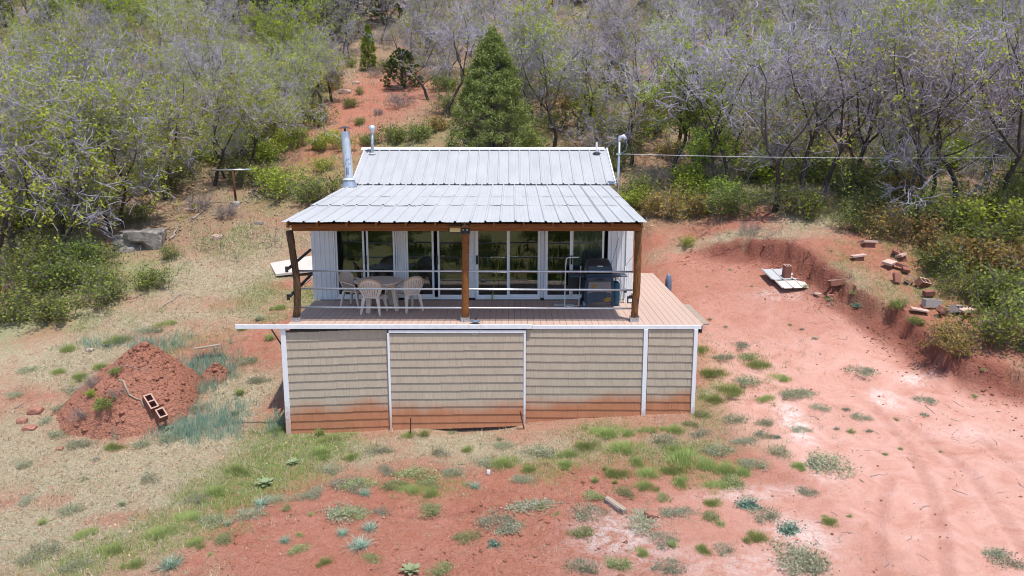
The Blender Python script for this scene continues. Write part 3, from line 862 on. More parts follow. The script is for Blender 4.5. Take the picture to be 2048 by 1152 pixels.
# sliding doors: (left frame px0, px1, pane..)
def sliding_door(a, b, mid, panes, label, handles, tall=True, sill=.02):
    """a, b outer pixel edges; panes list of (x0, x1) in the same units"""
    z0, z1 = DZ + sill, 4.46
    fr = MB()
    xa, xb = wx(a), wx(b)
    fr.box(xa, xb, 2.665, 2.75, z0, z0 + .055).box(xa, xb, 2.665, 2.75, z1 - .05, z1)
    fr.box(xa, xa + .035, 2.667, 2.748, z0 + .055, z1 - .05).box(xb - .035, xb, 2.667, 2.748, z0 + .055, z1 - .05)
    d = fr.build('sliding_door', 'frame_white', cabin, bevel=.004)
    tag(d, label)
    for i, (p, q, y) in enumerate(panes):
        l, r = wx(p), wx(q)
        zz0, zz1 = z0 + .057, z1 - .052
        w = .05
        s = MB().box(l - w, l, y, y + .028, zz0, zz1).box(r, r + w, y, y + .028, zz0, zz1).box(l, r, y, y + .028, zz0, zz0 + .07).box(l, r, y, y + .028, zz1 - .06, zz1)
        s.build('sash', 'frame_white', d)
        MB().box(l, r, y + .011, y + .017, zz0 + .07, zz1 - .06).build('pane', 'glass', d)
    for hx, dark in handles:
        x = wx(hx)
        h = MB().box(x - .025, x + .025, 2.60, 2.635, 3.35, 3.58) if dark else MB().box(x - .012, x + .012, 2.60, 2.615, 3.3, 3.62).box(x - .012, x + .012, 2.615, 2.64, 3.3, 3.33).box(x - .012, x + .012, 2.615, 2.64, 3.59, 3.62)
        h.build('handle', 'black_plastic' if dark else 'frame_white', d, bevel=.004)
    return d
sliding_door(672, 797, 735, [(679, 728.5, 2.70), (741, 789.5, 2.64)], 'leftmost sliding glass door', [(735.5, True), (793, False)])
sliding_door(811.5, 935.5, 870, [(818.5, 865.5, 2.70), (881, 928, 2.64)], 'second sliding glass door from the left, beside the middle post', [(876, True)])
sliding_door(951, 1080, 1016, [(957.5, 1014, 2.64), (1020, 1075, 2.70)], 'sliding glass door right of the middle post', [(955, True)])
sliding_door(1088, 1216, 1140, [(1094.5, 1138, 2.64), (1145, 1202, 2.70)], 'rightmost sliding glass door behind the grill', [(1091.5, False), (1141.5, True)])
cu = MB()
xs = [wx(1146) + i * .03 for i in range(26)]
base = len(cu.v)
for z in (DZ + .1, 4.45): cu.v += [(x, 2.86 + .02 * math.sin(i * 1.9), z) for i, x in enumerate(xs)]
cu.f += [(i, i + 1, 26 + i + 1, 26 + i) for i in range(25)]
o = cu.build('curtain', 'curtain', cabin)
# deck: boards run away from the camera
deck = MB()
deck.box(-5.0, 4.25, .06, 6.6, 2.18, 2.35)
for x in (-4.8, -2.5, 0, 2.4, 4.15):
    for y in (.3, 3.0, 6.4): deck.box(x - .06, x + .06, y - .06, y + .06, -.6, 2.18)
deck = deck.build('deck', 'deck_dark', cabin)
PW = .1475
nb = 64
for i in range(nb):
    x = -5.1 + i * PW
    yb = 2.655 if x + PW < 3.1 else 6.66
    if x + PW >= 3.1 and x < 3.1: yb = 2.655
    ob = MB().box(x + .003, x + PW - .004, -.012 + random.uniform(-.004, .004), yb, 2.372, 2.40 + random.uniform(-.0015, .0015)).build('deck_board', 'deck_board', deck)
box_part('end_board', 'weathered_wood', deck, 4.345, 4.50, .15, 2.2, 2.36, 2.392)
box_part('side_rim', 'deck_dark', deck, 4.27, 4.32, .02, 6.6, 2.2, 2.365)
# skirting -----------------------------------------------------------
def zv(v, y=0): return P(1024, v, y)[2]
skirt = MB()
skirt.box(-4.95, 4.0, .02, .05, -.9, 2.2)  # dark backing sheet; its colour stands in for shade in the gap below the panels
skirt = skirt.build('skirting', 'deck_dark', cabin)
shingles = []      # (area, x0, x1, z0, z1, y, tiltfun, parent)
def shingle_panel(px0, px1, vt, vb0, vb1, y, tilt, seed, panel):
    r = random.Random(seed)
    x0, x1 = P(px0, 760, y)[0], P(px1, 760, y)[0]
    zt = zv(vt, y); zb0, zb1 = zv(vb0, y), zv(vb1, y)
    E = .1915
    nrow = int((zt - min(zb0, zb1)) / E) + 2
    for k in range(nrow):
        z1 = zt - k * E; z0 = z1 - E
        x = x0; joint = r.uniform(.35, .6) * (x1 - x0) + x0
        while x < x1 - .01:
            w = r.choice([.075, .11, .14, .17, .21, .26]) * r.uniform(.9, 1.1)
            xe = min(x + w, x1)
            if x1 - xe < .05: xe = x1
            xm = (x + xe) / 2
            t = (xm - x0) / (x1 - x0)
            off = tilt * (t - 1) + (.006 if x > joint else 0) + r.uniform(-.0025, .0025)
            zb = zb0 + (zb1 - zb0) * t
            if z1 + off > zb + .02:
                shingles.append(((xe - x) * E, x, xe, max(z0 + off, zb), z1 + off, y, panel, k == 0, zt))
            x = xe
pl = MB().box(P(569, 760, 0)[0], P(777, 760, 0)[0], .004, .018, zv(871), 2.27).build('skirting_panel', 'deck_dark', skirt)
tag(pl, 'left skirting panel with sloping shingle rows')
pd = MB().box(P(778, 760, -.07)[0], P(1051, 760, -.07)[0], -.032, -.016, zv(858, -.05), 2.19).build('skirting_panel', 'deck_dark', skirt)
tag(pd, 'white framed sliding skirting panel')
pr = MB().box(P(1050, 760, 0)[0], P(1286, 760, 0)[0], .004, .018, zv(862), 2.27).build('skirting_panel', 'deck_dark', skirt)
ps = MB().box(P(1292, 760, 0)[0], P(1387, 760, 0)[0], .004, .018, zv(838), 2.27).build('skirting_panel', 'deck_dark', skirt)
tag(ps, 'narrow skirting panel at the right end')
shingle_panel(570, 778, 660, 870, 864, -.006, .075, 1, pl)
shingle_panel(782, 1047, 667, 861, 851, -.042, .02, 2, pd)
shingle_panel(1052, 1286, 659, 862, 850, -.006, -.02, 3, pr)
shingle_panel(1294, 1386, 659, 838, 831, -.006, -.02, 4, ps)
shingles.sort(key=lambda s: -s[0])
rest = {}
def shingle_geo(mb, x0, x1, z0, z1, y, first, zt):
    g = .0013
    a, b = x0 + g, x1 - g
    top = min(z1 + .012, zt)
    n = len(mb.v)
    mb.v += [(a, y - .019, z0), (b, y - .019, z0), (b, y - .003, top), (a, y - .003, top), (a, y + .006, z0), (b, y + .006, z0), (b, y + .006, top), (a, y + .006, top)]
    mb.f += [tuple(n + i for i in q) for q in ((0, 1, 2, 3), (5, 4, 7, 6), (4, 5, 1, 0), (3, 2, 6, 7), (4, 0, 3, 7), (1, 5, 6, 2))]
for i, (ar, x0, x1, z0, z1, y, par, first, zt) in enumerate(shingles):
    if i < 296:
        mb = MB(); shingle_geo(mb, x0, x1, z0, z1, y, first, zt)
        me = bpy.data.meshes.new('shingle'); me.from_pydata(mb.v, [], mb.f)
        link('shingle', me, 'siding', par)
    else:
        shingle_geo(rest.setdefault(par.name, (MB(), par))[0], x0, x1, z0, z1, y, first, zt)
for k, (mb, par) in rest.items():
    me = bpy.data.meshes.new('narrow_shingles'); me.from_pydata(mb.v, [], mb.f)
    o = link('narrow_shingles', me, 'siding', par); o['kind'] = 'stuff'
# trims
def trim(px0, px1, v0, v1, y0, y1, m='stained_trim', name='trim', dx=0, lean=0):
    x0 = P(px0, (v0 + v1) / 2, y0)[0]; x1 = P(px1, (v0 + v1) / 2, y0)[0]
    za, zb = zv(v1, y0), zv(v0, y0)
    mb = MB(); mb.box(x0, x1, y0, y1, za, zb)
    if lean:
        mb.v = [(x + lean * (zb - z) / (zb - za), y, z) for x, y, z in mb.v]
    return mb.build(name, m, skirt, bevel=.004)
trim(470, 1064, 649.5, 658, -.088, -.058, 'white_trim', 'track_board')
trim(1064.5, 1403, 650.5, 658.5, -.042, -.012, 'white_trim', 'rim_board')
trim(568, 1064, 651.5, 657, -.05, -.014, 'deck_dark', 'rim_back')
trim(566.5, 576.5, 658.5, 871, -.05, -.02, lean=.0)
trim(1285, 1293.5, 659, 849, -.05, -.02)
trim(1385, 1392.5, 659, 830, -.05, -.02)
trim(777, 1052, 660.5, 666.5, -.072, -.045, 'white_trim')
trim(777, 781.5, 667, 862.5, -.070, -.045)
trim(1047, 1051.5, 667, 852, -.070, -.045)
MB().tube([P(543, 659, -.1), P(568, 697, .02), P(572, 713, .05)], .017, 6).build('brace_bar', 'charred_wood', skirt)
box_part('rim_board', 'deck_dark', deck, -5.04, -5.0, .02, 2.7, 2.2, 2.365)
# posts, beam, rails
def post(px, ptop, m, name, seed, crook=0):
    r = random.Random(seed)
    x0 = P(px, 641, .36)[0]; x1 = P(ptop, 461, .36)[0]
    pts = []; rs = []
    for i in range(15):
        t = i / 14
        pts.append((x0 + (x1 - x0) * t + crook * math.sin(t * 4.2) * .05 + r.uniform(-.006, .006), .36 + r.uniform(-.006, .006), DZ + .10 + t * 2.0))
        rs.append(.085 - .004 * t + r.uniform(-.006, .006))
    p = MB().tube(pts, rs, 14).build(name, m, cabin, smooth=True)
    b = MB().box(x0 - .092, x0 + .092, .27, .45, DZ + .002, DZ + .10).box(x0 - .10, x0 - .092, .27, .45, DZ + .0, DZ + .13).box(x0 + .092, x0 + .10, .27, .45, DZ, DZ + .13)
    b.build('post_base', 'galvanised', p)
    k = MB()
    for dx, dz in ((-.035, .05), (.035, .06)): k.tube([(x0 + dx, .262, DZ + dz), (x0 + dx, .272, DZ + dz)], .012, 6)
    k.build('bolt', 'blue_grey_metal', p)
    return p
p1 = post(594, 583, 'dark_post_wood', 'post', 1, 1)
tag(p1, 'crooked dark weathered post')
p2 = post(930.5, 931, 'beam_wood', 'post', 2)
p3 = post(1268, 1278, 'post_wood', 'post', 3, .4)
MB().box(P(583, 455, .28)[0], P(1285, 455, .28)[0], .285, .44, 4.50, 4.665).build('beam', 'beam_wood', cabin, bevel=.008)
br = MB()
bx = P(931, 455, .28)[0]
br.box(bx - .1, bx + .1, .275, .284, 4.44, 4.69)
bo = br.build('beam_bracket', 'black_cap', cabin)
for dx in (-.055, .035):
    for dz in (4.53, 4.61):
        MB().tube([(bx + dx, .262, dz), (bx + dx, .276, dz)], .018, 8).build('bolt', 'white_metal', bo)
xl, xr = P(594, 541, .36)[0], P(1266, 541, .36)[0]
for i, v in enumerate((541.5, 577, 614.5)):
    vr = (543.5, 580, 617)[i]
    MB().tube([(xl - .05 + .03 * i, .36, zv(v, .36)), (P(931, 1, .36)[0] + .0 if False else -1.05, .36, zv((v + vr) / 2, .36)), (xr, .36, zv(vr, .36))], .022, 8).build('rail', 'galvanised', cabin, smooth=True)
for z, zz in ((3.66, 3.66), (3.02, 3.02)):
    r_ = MB().tube([(-5.05, .22, z), (-5.22, 2.9, zz + .02)], .035, 8).build('side_rail', 'charred_wood', cabin)
    MB().box(-5.11, -5.05, .15, .20, z - .08, z + .05).build('rail_end', 'charred_wood', r_)
# light on the beam
lx = P(910, 453, .2)[0]
lb = MB(); lb.prism([(lx - .16, 4.51), (lx - .11, 4.46), (lx + .11, 4.46), (lx + .16, 4.51), (lx + .16, 4.60), (lx + .11, 4.645), (lx - .11, 4.645), (lx - .16, 4.60)], .21, .284, 'y')
lb = lb.build('porch_light', 'lamp_body', cabin, bevel=.008)
MB().box(lx - .12, lx + .12, .196, .209, 4.49, 4.585).build('lamp_lens', 'lamp_lens', lb, bevel=.004)
MB().tube([(lx, .22, 4.50), (lx, .22, 4.47)], .012, 6).build('sensor', 'black_plastic', lb)
# chimney ------------------------------------------------------------
cx, cy = -4.92, 6.75
ch = MB()
bz = slope(cy) + .02
topz = 6.78
def cht(t): return (cx - .0 - .10 * t * 0 - .07 * t, cy, bz + .20 + (topz - bz - .30) * t)
ch.tube([cht(0), cht(.42)], [.135, .132], 20).tube([cht(.42), cht(.425)], .137, 20).tube([cht(.425), cht(.75)], .131, 20).tube([cht(.75), cht(.756)], .136, 20).tube([cht(.756), cht(1)], .129, 20)
ch = ch.build('chimney', 'chimney_metal', cabin, smooth=False)
MB().lathe([(.24, 0), (.235, .03), (.18, .17), (.15, .22)], 20, cx, cy, bz).build('flashing', 'galvanised', ch)
MB().lathe([(.19, 0), (.20, .012), (.14, .06)], 20, cx, cy, bz + .21).build('storm_collar', 'chimney_metal', ch)
tx, ty, tz = cht(1)
cp = MB().lathe([(.02, .15), (.20, .10), (.21, .085), (.0, .11)], 20, tx, ty, tz).tube([(tx, ty, tz - .03), (tx, ty, tz + .12)], .03, 8)
cp.build('chimney_cap', 'black_cap', ch)
# torn wrapping printed on the lowest length
wr = MB()
random.seed(5)
for k in range(14):
    a = R(random.uniform(-150, -30)); z = bz + random.uniform(.62, .86); r = .1375
    da = random.uniform(.08, .22); h = random.uniform(.02, .07)
    n = len(wr.v)
    for aa, zz in ((a, z), (a + da, z + random.uniform(-.02, .02)), (a + da * .8, z + h), (a + .02, z + h * .7)):
        wr.v.append((cx - .03 + r * math.cos(aa), cy + r * math.sin(aa), zz))
    wr.f.append((n, n + 1, n + 2, n + 3))
for a0, z0 in ((-1.75, .36), (-1.42, .36)):
    n = len(wr.v)
    for aa, zz in ((a0, z0), (a0 + .22, z0), (a0 + .22, z0 + .2), (a0 + .11, z0 + .25), (a0, z0 + .2)):
        wr.v.append((cx - .03 + .1385 * math.cos(aa), cy + .1385 * math.sin(aa), bz + zz))
    wr.f.append((n, n + 1, n + 2, n + 3, n + 4))
wr.build('label', 'blue_grey_metal', ch)
# vent pipe near the ridge
vx, vy = P(744, 318, 9.2)[0], 9.3
vz = 5.95
vp = MB().tube([(vx, vy, vz - .1), (vx + .02, vy, vz + .72)], .05, 12).build('vent_pipe', 'galvanised', cabin, smooth=True)
MB().lathe([(.055, -.06), (.06, .02), (.105, .05), (.11, .13), (.075, .19), (.02, .21)], 14, vx + .02, vy, vz + .72).build('vent_cap', 'chimney_metal', vp, smooth=True)
MB().lathe([(.13, 0), (.08, .05)], 14, vx, vy, vz - .02).build('vent_boot', 'roof_white', vp)
sx_, sy_ = P(1193, 298, 9.4)[0], 9.35
sp = MB().tube([(sx_, sy_, 5.9), (sx_, sy_, 6.33)], .03, 10).build('stub_pipe', 'white_plastic', cabin)
MB().lathe([(.14, 0), (.10, .03), (.04, .06)], 14, sx_, sy_ - .05, 5.955).build('vent_boot', 'black_cap', sp)
# service mast
mx_, my_ = 3.24, 7.0
ms = MB().tube([(mx_, my_, 4.3), (mx_ + .01, my_, 6.42)], .038, 10).build('service_mast', 'galvanised', cabin, smooth=True)
MB().tube([(mx_ + .01, my_, 6.40), (mx_ + .03, my_, 6.5), (mx_ + .13, my_ - .02, 6.54), (mx_ + .2, my_ - .03, 6.45)], [.05, .065, .06, .05], 10).build('weatherhead', 'chimney_metal', ms, smooth=True)
MB().tube([(mx_ + .2, my_ - .03, 6.45), (mx_ + .24, my_ - .05, 6.25), (mx_ + .2, my_ - .05, 6.1), (mx_ + .05, my_ - .05, 6.02)], .012, 6).build('drip_loop', 'blue_grey_metal', ms)
MB().box(mx_ - .07, mx_ + .07, my_ - .05, my_ + .05, 5.98, 6.03).box(mx_ - .05, mx_ + .05, my_ - .05, my_ + .05, 5.24, 5.28).build('pipe_clamp', 'galvanised', ms)
pts = []
for i in range(41):
    t = i / 40
    pts.append((mx_ + .06 + t * 38, my_ - .05 + t * 5, 6.01 - .9 * 4 * t * (1 - t) * .62 + t * 1.0))
tag(MB().tube(pts, .008, 5).build('power_line', 'wire_grey'), 'pale overhead cable running right from the mast past the trees', 'cable')

# ------------------------------------------------------------------ furniture and things on the deck
table = thing('patio_table', 'round beige plastic patio table behind the left railing', 'table', (-3.25, 1.62, DZ), R(20))
MB().lathe([(.0, .685), (.55, .685), (.585, .69), (.60, .70), (.60, .715), (.585, .725), (.0, .725)], 28).build('tabletop', 'plastic_beige', table)
MB().lathe([(.45, .62), (.47, .62), (.49, .684), (.44, .684)], 24).build('apron', 'plastic_beige', table)
for k in range(4):
    a = R(45 + 90 * k); c, s = math.cos(a), math.sin(a)
    M = Matrix.Rotation(a, 4, 'Z')
    lg = MB(); lg.v += [tuple(M @ Vector(v)) for v in ((.47, -.055, 0), (.53, -.055, 0), (.53, .055, 0), (.47, .055, 0), (.34, -.06, .66), (.46, -.06, .66), (.46, .06, .66), (.34, .06, .66))]
    lg.f += [(0, 3, 2, 1), (4, 5, 6, 7), (0, 1, 5, 4), (1, 2, 6, 5), (2, 3, 7, 6), (3, 0, 4, 7)]
    lg.build('leg', 'plastic_beige', table, bevel=.012)

def make_chair(loc, rz, label):
    """monobloc garden chair facing +y"""
    t = thing('patio_chair', label, 'chair', loc, rz, 'beige plastic chairs round the patio table')
    s = MB(); s.prism([(-.20, -.21), (.20, -.21), (.25, .20), (.22, .25), (-.22, .25), (-.25, .20)], .40, .43, 'z')
    s.build('seat', 'plastic_beige', t, bevel=.012)
    # front legs splay out, rear legs splay back
    for sx in (-1, 1):
        for (tx, ty, bx_, by) in ((.20, .19, .255, .27), (.17, -.19, .235, -.27)):
            l = MB(); w = .045
            l.v += [(sx * tx - w, ty - .03, .41), (sx * tx + w, ty - .03, .41), (sx * tx + w, ty + .03, .41), (sx * tx - w, ty + .03, .41),
                    (sx * bx_ - .022, by - .02, 0), (sx * bx_ + .022, by - .02, 0), (sx * bx_ + .022, by + .02, 0), (sx * bx_ - .022, by + .02, 0)]
            l.f += [(0, 1, 2, 3), (7, 6, 5, 4), (0, 4, 5, 1), (1, 5, 6, 2), (2, 6, 7, 3), (3, 7, 4, 0)]
            l.build('leg', 'plastic_beige', t, bevel=.006)
    # fan back with a rim
    def bk(u, h):     # u across -1..1, h 0..1 up the back
        halfw = .17 + .13 * math.sin(min(h * 1.25, 1) * math.pi / 2) * (1 if h < .8 else 1)
        y = -.20 - .11 * h + .07 * u * u * (.4 + .6 * h)
        return Vector((u * halfw, y, .42 + .46 * h))
    rim = []
    for i in range(25):
        a = math.pi * i / 24
        u, h = math.cos(a), .50 + .50 * math.sin(a)
        rim.append(bk(u, h) + Vector((0, -.006, 0)))
    arms_l = [Vector((-.27, .17, .60)), Vector((-.295, .0, .635)), Vector((-.30, -.13, .66))]
    arms_r = [Vector((-v.x, v.y, v.z)) for v in arms_l]
    b = MB(); b.tube([bk(-1, .0), bk(-1, .25), bk(-1, .5)], .018, 6).tube([bk(1, .0), bk(1, .25), bk(1, .5)], .018, 6)
    # solid top band between rim and slats
    n = 17
    for i in range(n):
        u = -1 + 2 * i / (n - 1)
        hr = .50 + .50 * math.sqrt(max(0, 1 - u * u)); hl = min(.80 - .25 * u * u, hr - .02)
        for hh, dy in ((hl, 0), (hr, 0), (hr, .018), (hl, .018)):
            b.v.append(tuple(bk(u, hh) + Vector((0, dy, 0))))
    o0 = len(b.v) - 4 * n
    for i in range(n - 1):
        for k in range(4):
            b.f.append((o0 + 4 * i + k, o0 + 4 * (i + 1) + k, o0 + 4 * (i + 1) + (k + 1) % 4, o0 + 4 * i + (k + 1) % 4))
    for i in range(2):
        pass
    b.tube([bk(-1, .02), bk(-.5, .0), bk(.5, .0), bk(1, .02)], .022, 6)
    back = b.build('backrest', 'plastic_beige', t)
    for i in range(8):
        u0 = -1 + .03 + i * .2425; u1 = u0 + .185
        s = MB()
        hs = [0.0, .2, .4, .6, .84 - .25 * ((u0 + u1) / 2) ** 2]
        for h in hs:
            for u, dy in ((u0, 0), (u1, 0), (u1, .014), (u0, .014)):
                s.v.append(tuple(bk(u, h) + Vector((0, dy, 0))))
        for j in range(len(hs) - 1):
            for k in range(4):
                s.f.append((4 * j + k, 4 * j + (k + 1) % 4, 4 * j + 4 + (k + 1) % 4, 4 * j + 4 + k))
        s.f += [(0, 1, 2, 3), tuple(4 * (len(hs) - 1) + k for k in (3, 2, 1, 0))]
        s.build('slat', 'plastic_beige', back)
    MB().tube(rim, .020, 6).build('back_rim', 'plastic_dark_edge', back, smooth=True)
    for arms, sx in ((arms_l, -1), (arms_r, 1)):
        a = MB()
        pts = arms + [bk(sx, .5)]
        base = len(a.v)
        for p in pts:
            for dx, dz in ((-.03, 0), (.03, 0), (.03, .02), (-.03, .02)): a.v.append((p.x + dx, p.y, p.z + dz))
        for j in range(len(pts) - 1):
            for k in range(4): a.f.append((4 * j + k, 4 * j + (k + 1) % 4, 4 * j + 4 + (k + 1) % 4, 4 * j + 4 + k))
        a.f += [(0, 1, 2, 3), tuple(4 * (len(pts) - 1) + k for k in (3, 2, 1, 0))]
        a.tube([(sx * .27, .17, .605), (sx * .245, .20, .43)], .022, 6)
        a.build('armrest', 'plastic_beige', t, smooth=False)
    return t
make_chair((-3.33, 1.20, DZ), R(-8), 'beige plastic chair in front of the table, its slatted back to the camera')
make_chair((-3.92, 1.92, DZ), R(-112), 'beige plastic chair left of the table by the leftmost door')
make_chair((-2.52, 1.50, DZ), R(38), 'beige plastic chair right of the table, turned away with its back toward the middle post')

g = thing('gas_grill', 'black and blue gas grill with closed lid and side shelves in the right porch corner', 'grill', (2.14, 1.95, DZ), R(3))
lid = MB(); lid.prism([(-.23, .87), (-.25, .95), (-.22, 1.08), (-.12, 1.18), (.06, 1.21), (.19, 1.15), (.24, 1.02), (.24, .87)], -.33, .33, 'x')
for i, (x, y, z) in enumerate(lid.v):
    if z > 1.0: lid.v[i] = (x * (1 - .28 * (z - 1.0) / .21), y, z)
lid = lid.build('lid', 'grill_lid', g, bevel=.025)
MB().tube([(-.2, -.30, .93), (.2, -.30, .93)], .016, 8).tube([(-.2, -.3, .93), (-.2, -.23, .93)], .012, 6).tube([(.2, -.3, .93), (.2, -.23, .93)], .012, 6).build('handle', 'black_plastic', lid)
mk_ = MB()
for i in range(9):
    x = -.06 + i * .0145
    n = len(mk_.v); h = .018 + .012 * (i % 3 == 0)
    mk_.v += [(x, -.2405, 1.045), (x + .009, -.2405, 1.045), (x + .009, -.235, 1.045 + h), (x, -.235, 1.045 + h)]; mk_.f.append((n, n + 1, n + 2, n + 3))
mk_.v = [(x, y - .012, z) for x, y, z in mk_.v]
mk_.build('badge', 'white_mark', lid)
MB().box(-.33, .33, -.24, .24, .72, .868).build('firebox', 'grill_blue', g, bevel=.015)
cp_ = MB().prism([(-.32, .80), (.32, .80), (.34, .69), (-.34, .69)], -.33, -.245, 'y').build('control_panel', 'grill_blue', g, bevel=.01)
for x in (-.07, .0, .07):
    MB().tube([(x, -.33, .745), (x, -.355, .745)], .024, 10).build('knob', 'black_plastic', cp_)
MB().box(-.73, -.345, -.21, .2, .775, .81).build('side_shelf', 'grill_blue', g, bevel=.012)
MB().box(.345, .70, -.21, .2, .775, .81).build('side_shelf', 'grill_blue', g, bevel=.012)
for sx in (-1, 1):
    for y in (-.24, .2):
        l = MB(); l.v += [(sx * .29, y, .70), (sx * .35, y, .70), (sx * .35, y + .05, .70), (sx * .29, y + .05, .70), (sx * .32, y, .04), (sx * .38, y, .04), (sx * .38, y + .05, .04), (sx * .32, y + .05, .04)]
        l.f += [(0, 1, 2, 3), (7, 6, 5, 4), (0, 4, 5, 1), (1, 5, 6, 2), (2, 6, 7, 3), (3, 7, 4, 0)]
        l.build('leg', 'grill_blue', g)
MB().prism([(-.275, .685), (.275, .685), (.30, .37), (.15, .42), (-.15, .42), (-.30, .37)], -.275, -.255, 'y').build('front_panel', 'grill_panel', g, bevel=.006)
MB().prism([(-.30, .365), (-.15, .415), (.15, .415), (.30, .365), (.315, .12), (.1, .16), (-.1, .16), (-.315, .12)], -.27, -.25, 'y').build('lower_panel', 'grill_lower', g, bevel=.006)
MB().prism([(.1, .17), (.25, .16), (.29, .26), (.20, .30), (.11, .25)], -.274, -.2705, 'y').build('rust_patch', 'rust_yellow', g)
MB().prism([(-.2, .53), (-.07, .54), (-.06, .60), (-.19, .61)], -.279, -.2755, 'y').build('rust_patch', 'rust_yellow', g)
for y in (-.18, .2):
    MB().tube([(-.40, y, .09), (-.345, y, .09)], .09, 16).build('wheel', 'black_plastic' if y > 0 else 'blue_grey_metal', g)
tk = thing('propane_tank', 'teal upright tank standing right of the grill', 'tank', (2.60, 2.1, DZ))
MB().lathe([(.08, 0), (.10, .02), (.11, .06), (.11, .52), (.09, .58), (.04, .62)], 20).build('cylinder_body', 'teal_tank', tk, smooth=True)
MB().lathe([(.03, .62), (.03, .70), (.07, .70), (.07, .74), (.02, .74)], 12).build('valve', 'galvanised', tk)
MB().tube([(.13, -.08, .1), (.15, -.1, .4), (.12, -.1, .62), (.02, 0, .7)], .012, 6).build('hose', 'white_plastic', tk)
fc = thing('folding_chair', 'folded white tube chair leaning left of the grill', 'chair', (1.45, 2.2, DZ), R(4))
MB().tube([(-.16, -.3, .02), (-.09, .1, .95), (-.07, .14, 1.13), (-.02, .15, 1.17), (.25, .16, 1.17)], .014, 8).build('frame', 'white_plastic', fc, smooth=True)
MB().tube([(-.16, -.3, .02), (-.02, -.28, .0), (.2, -.26, .02), (.3, .12, .95)], .014, 8).build('frame_leg', 'white_plastic', fc, smooth=True)
MB().box(-.02, .3, .02, .06, .35, .85, Matrix.Rotation(R(-8), 4, 'X')).build('sling', 'black_plastic', fc)
mt = MB().box(-.45, .05, -.12, .14, 0, .05); tag(mt.build('grey_tray', 'concrete', None, bevel=.01, loc=(1.5, 2.05, DZ + .003)), 'grey low tray lying on the deck left of the grill', 'tray')
oc = thing('oil_bottle', 'small black bottle with white label right of the grill', 'bottle', (3.02, 2.33, DZ))
MB().prism([(-.085, 0), (.085, 0), (.085, .14), (.06, .19), (.02, .21), (-.085, .17)], -.045, .045, 'y').build('bottle_body', 'black_plastic', oc, bevel=.01)
MB().tube([(.035, 0, .20), (.035, 0, .25)], .02, 8).build('cap', 'rust_yellow', oc)
MB().box(-.06, .055, -.049, -.046, .03, .12).build('label', 'white_plastic', oc)
pw = thing('white_pipes', 'bundle of white pipes standing between the tank and the corner trim', 'pipes', (2.86, 2.3, DZ))
for dx in (0, .05, .1):
    MB().tube([(dx, 0, 0), (dx + .01, .1, .95 - dx)], .013, 6).build('pipe', 'white_plastic', pw)
MB().tube([(-.05, -.03, .25), (-.1, -.05, .2), (-.12, -.05, .35), (-.09, -.04, .42)], .010, 6).build('hook', 'white_plastic', pw)
MB().box(-.03, .05, -.03, .02, .28, .37).build('clamp', 'black_plastic', pw)
cn = thing('thin_rods', 'two thin dark rods leaning on the ribbed wall behind the grill', 'rods', (2.5, 2.4, DZ))
for a in ((0.0, .22), (.35, .33)):
    MB().tube([(a[0], 0, .9), (a[0] + a[1], .2, 1.65 - a[0])], .005, 5).build('rod', 'black_plastic', cn)
df = thing('lamp_hood', 'small grey diamond shaped metal hood with wire loop beside the middle post base', 'lamp hood', (P(951, 645, .15)[0], .13, DZ))
MB().lathe([(.0, .0), (.02, .01), (.13, .05), (.12, .06), (.03, .09), (.0, .09)], 6, sy=.7).build('hood', 'blue_grey_metal', df)
MB().tube([(0, 0, .08), (0, 0, .13), (.06, 0, .14)], [.012, .01, .004], 6).build('hook', 'black_plastic', df)
lp = []
for i in range(13):
    a = math.pi + math.pi * i / 12
    lp.append((.14 * math.cos(a), -.26, .05 + .27 * math.sin(a) * .9))
MB().tube([(-.10, 0, .05)] + lp + [(.10, 0, .05)], .003, 4).build('wire_loop', 'wire_grey', df)
gh = MB().tube([(-.52, 2.58, DZ + .02), (-.47, 2.60, DZ + .35), (-.35, 2.63, DZ + .9), (-.32, 2.63, DZ + 1.1)], [.02, .008, .006, .005], 6)
tag(gh.build('flag_stick', 'lush_leaf'), 'thin green pointed stick leaning on the pane right of the middle post', 'stick')
# round grey thing past the deck edge
tp = thing('canvas_bundle', 'grey pointed canvas bundle just past the far right deck edge', 'bundle', (4.62, 5.6, H1(4.62, 5.6)))
MB().lathe([(.07, 0), (.1, .3), (.09, .6), (.06, .72), (.015, .78)], 14).build('bundle_body', 'blue_grey_metal', tp, smooth=True)

_r = np.random.default_rng(91)
x, y = scatter(2600, -14, 14, -6.3, 14, lambda x, y: .12 + .6 * (vnoise(x / 1.5, y / 1.5, 3) > .55), 14)
def sticks_mesh(segs, n=3):
    A = np.array(segs, float)
    P0, P1, r0, r1 = A[:, :3], A[:, 3:6], A[:, 6], A[:, 7]
    d = P1 - P0; L = np.linalg.norm(d, axis=1, keepdims=True) + 1e-9; d = d / L
    ref = np.where(np.abs(d[:, 2:3]) < .9, np.array([[0, 0, 1.]]), np.array([[1., 0, 0]]))
    a = np.cross(d, ref); a /= np.linalg.norm(a, axis=1, keepdims=True) + 1e-9
    b = np.cross(d, a)
    V = []
    for P, r in ((P0, r0), (P1, r1)):
        for k in range(n):
            t = 2 * math.pi * k / n
            V.append(P + (a * math.cos(t) + b * math.sin(t)) * r[:, None])
    V = np.stack(V, 1).reshape(-1, 3)
    f = np.array([(k, (k + 1) % n, n + (k + 1) % n, n + k) for k in range(n)])
    F = (f[None] + 2 * n * np.arange(len(A))[:, None, None]).reshape(-1, 4)
    return V, F
a = _r.uniform(0, 6.28, len(x)); l = .05 + .12 * _r.random(len(x)) ** 2
x2, y2 = x + np.cos(a) * l, y + np.sin(a) * l; x3, y3 = x2 + np.cos(a + .5) * l * .7, y2 + np.sin(a + .5) * l * .7
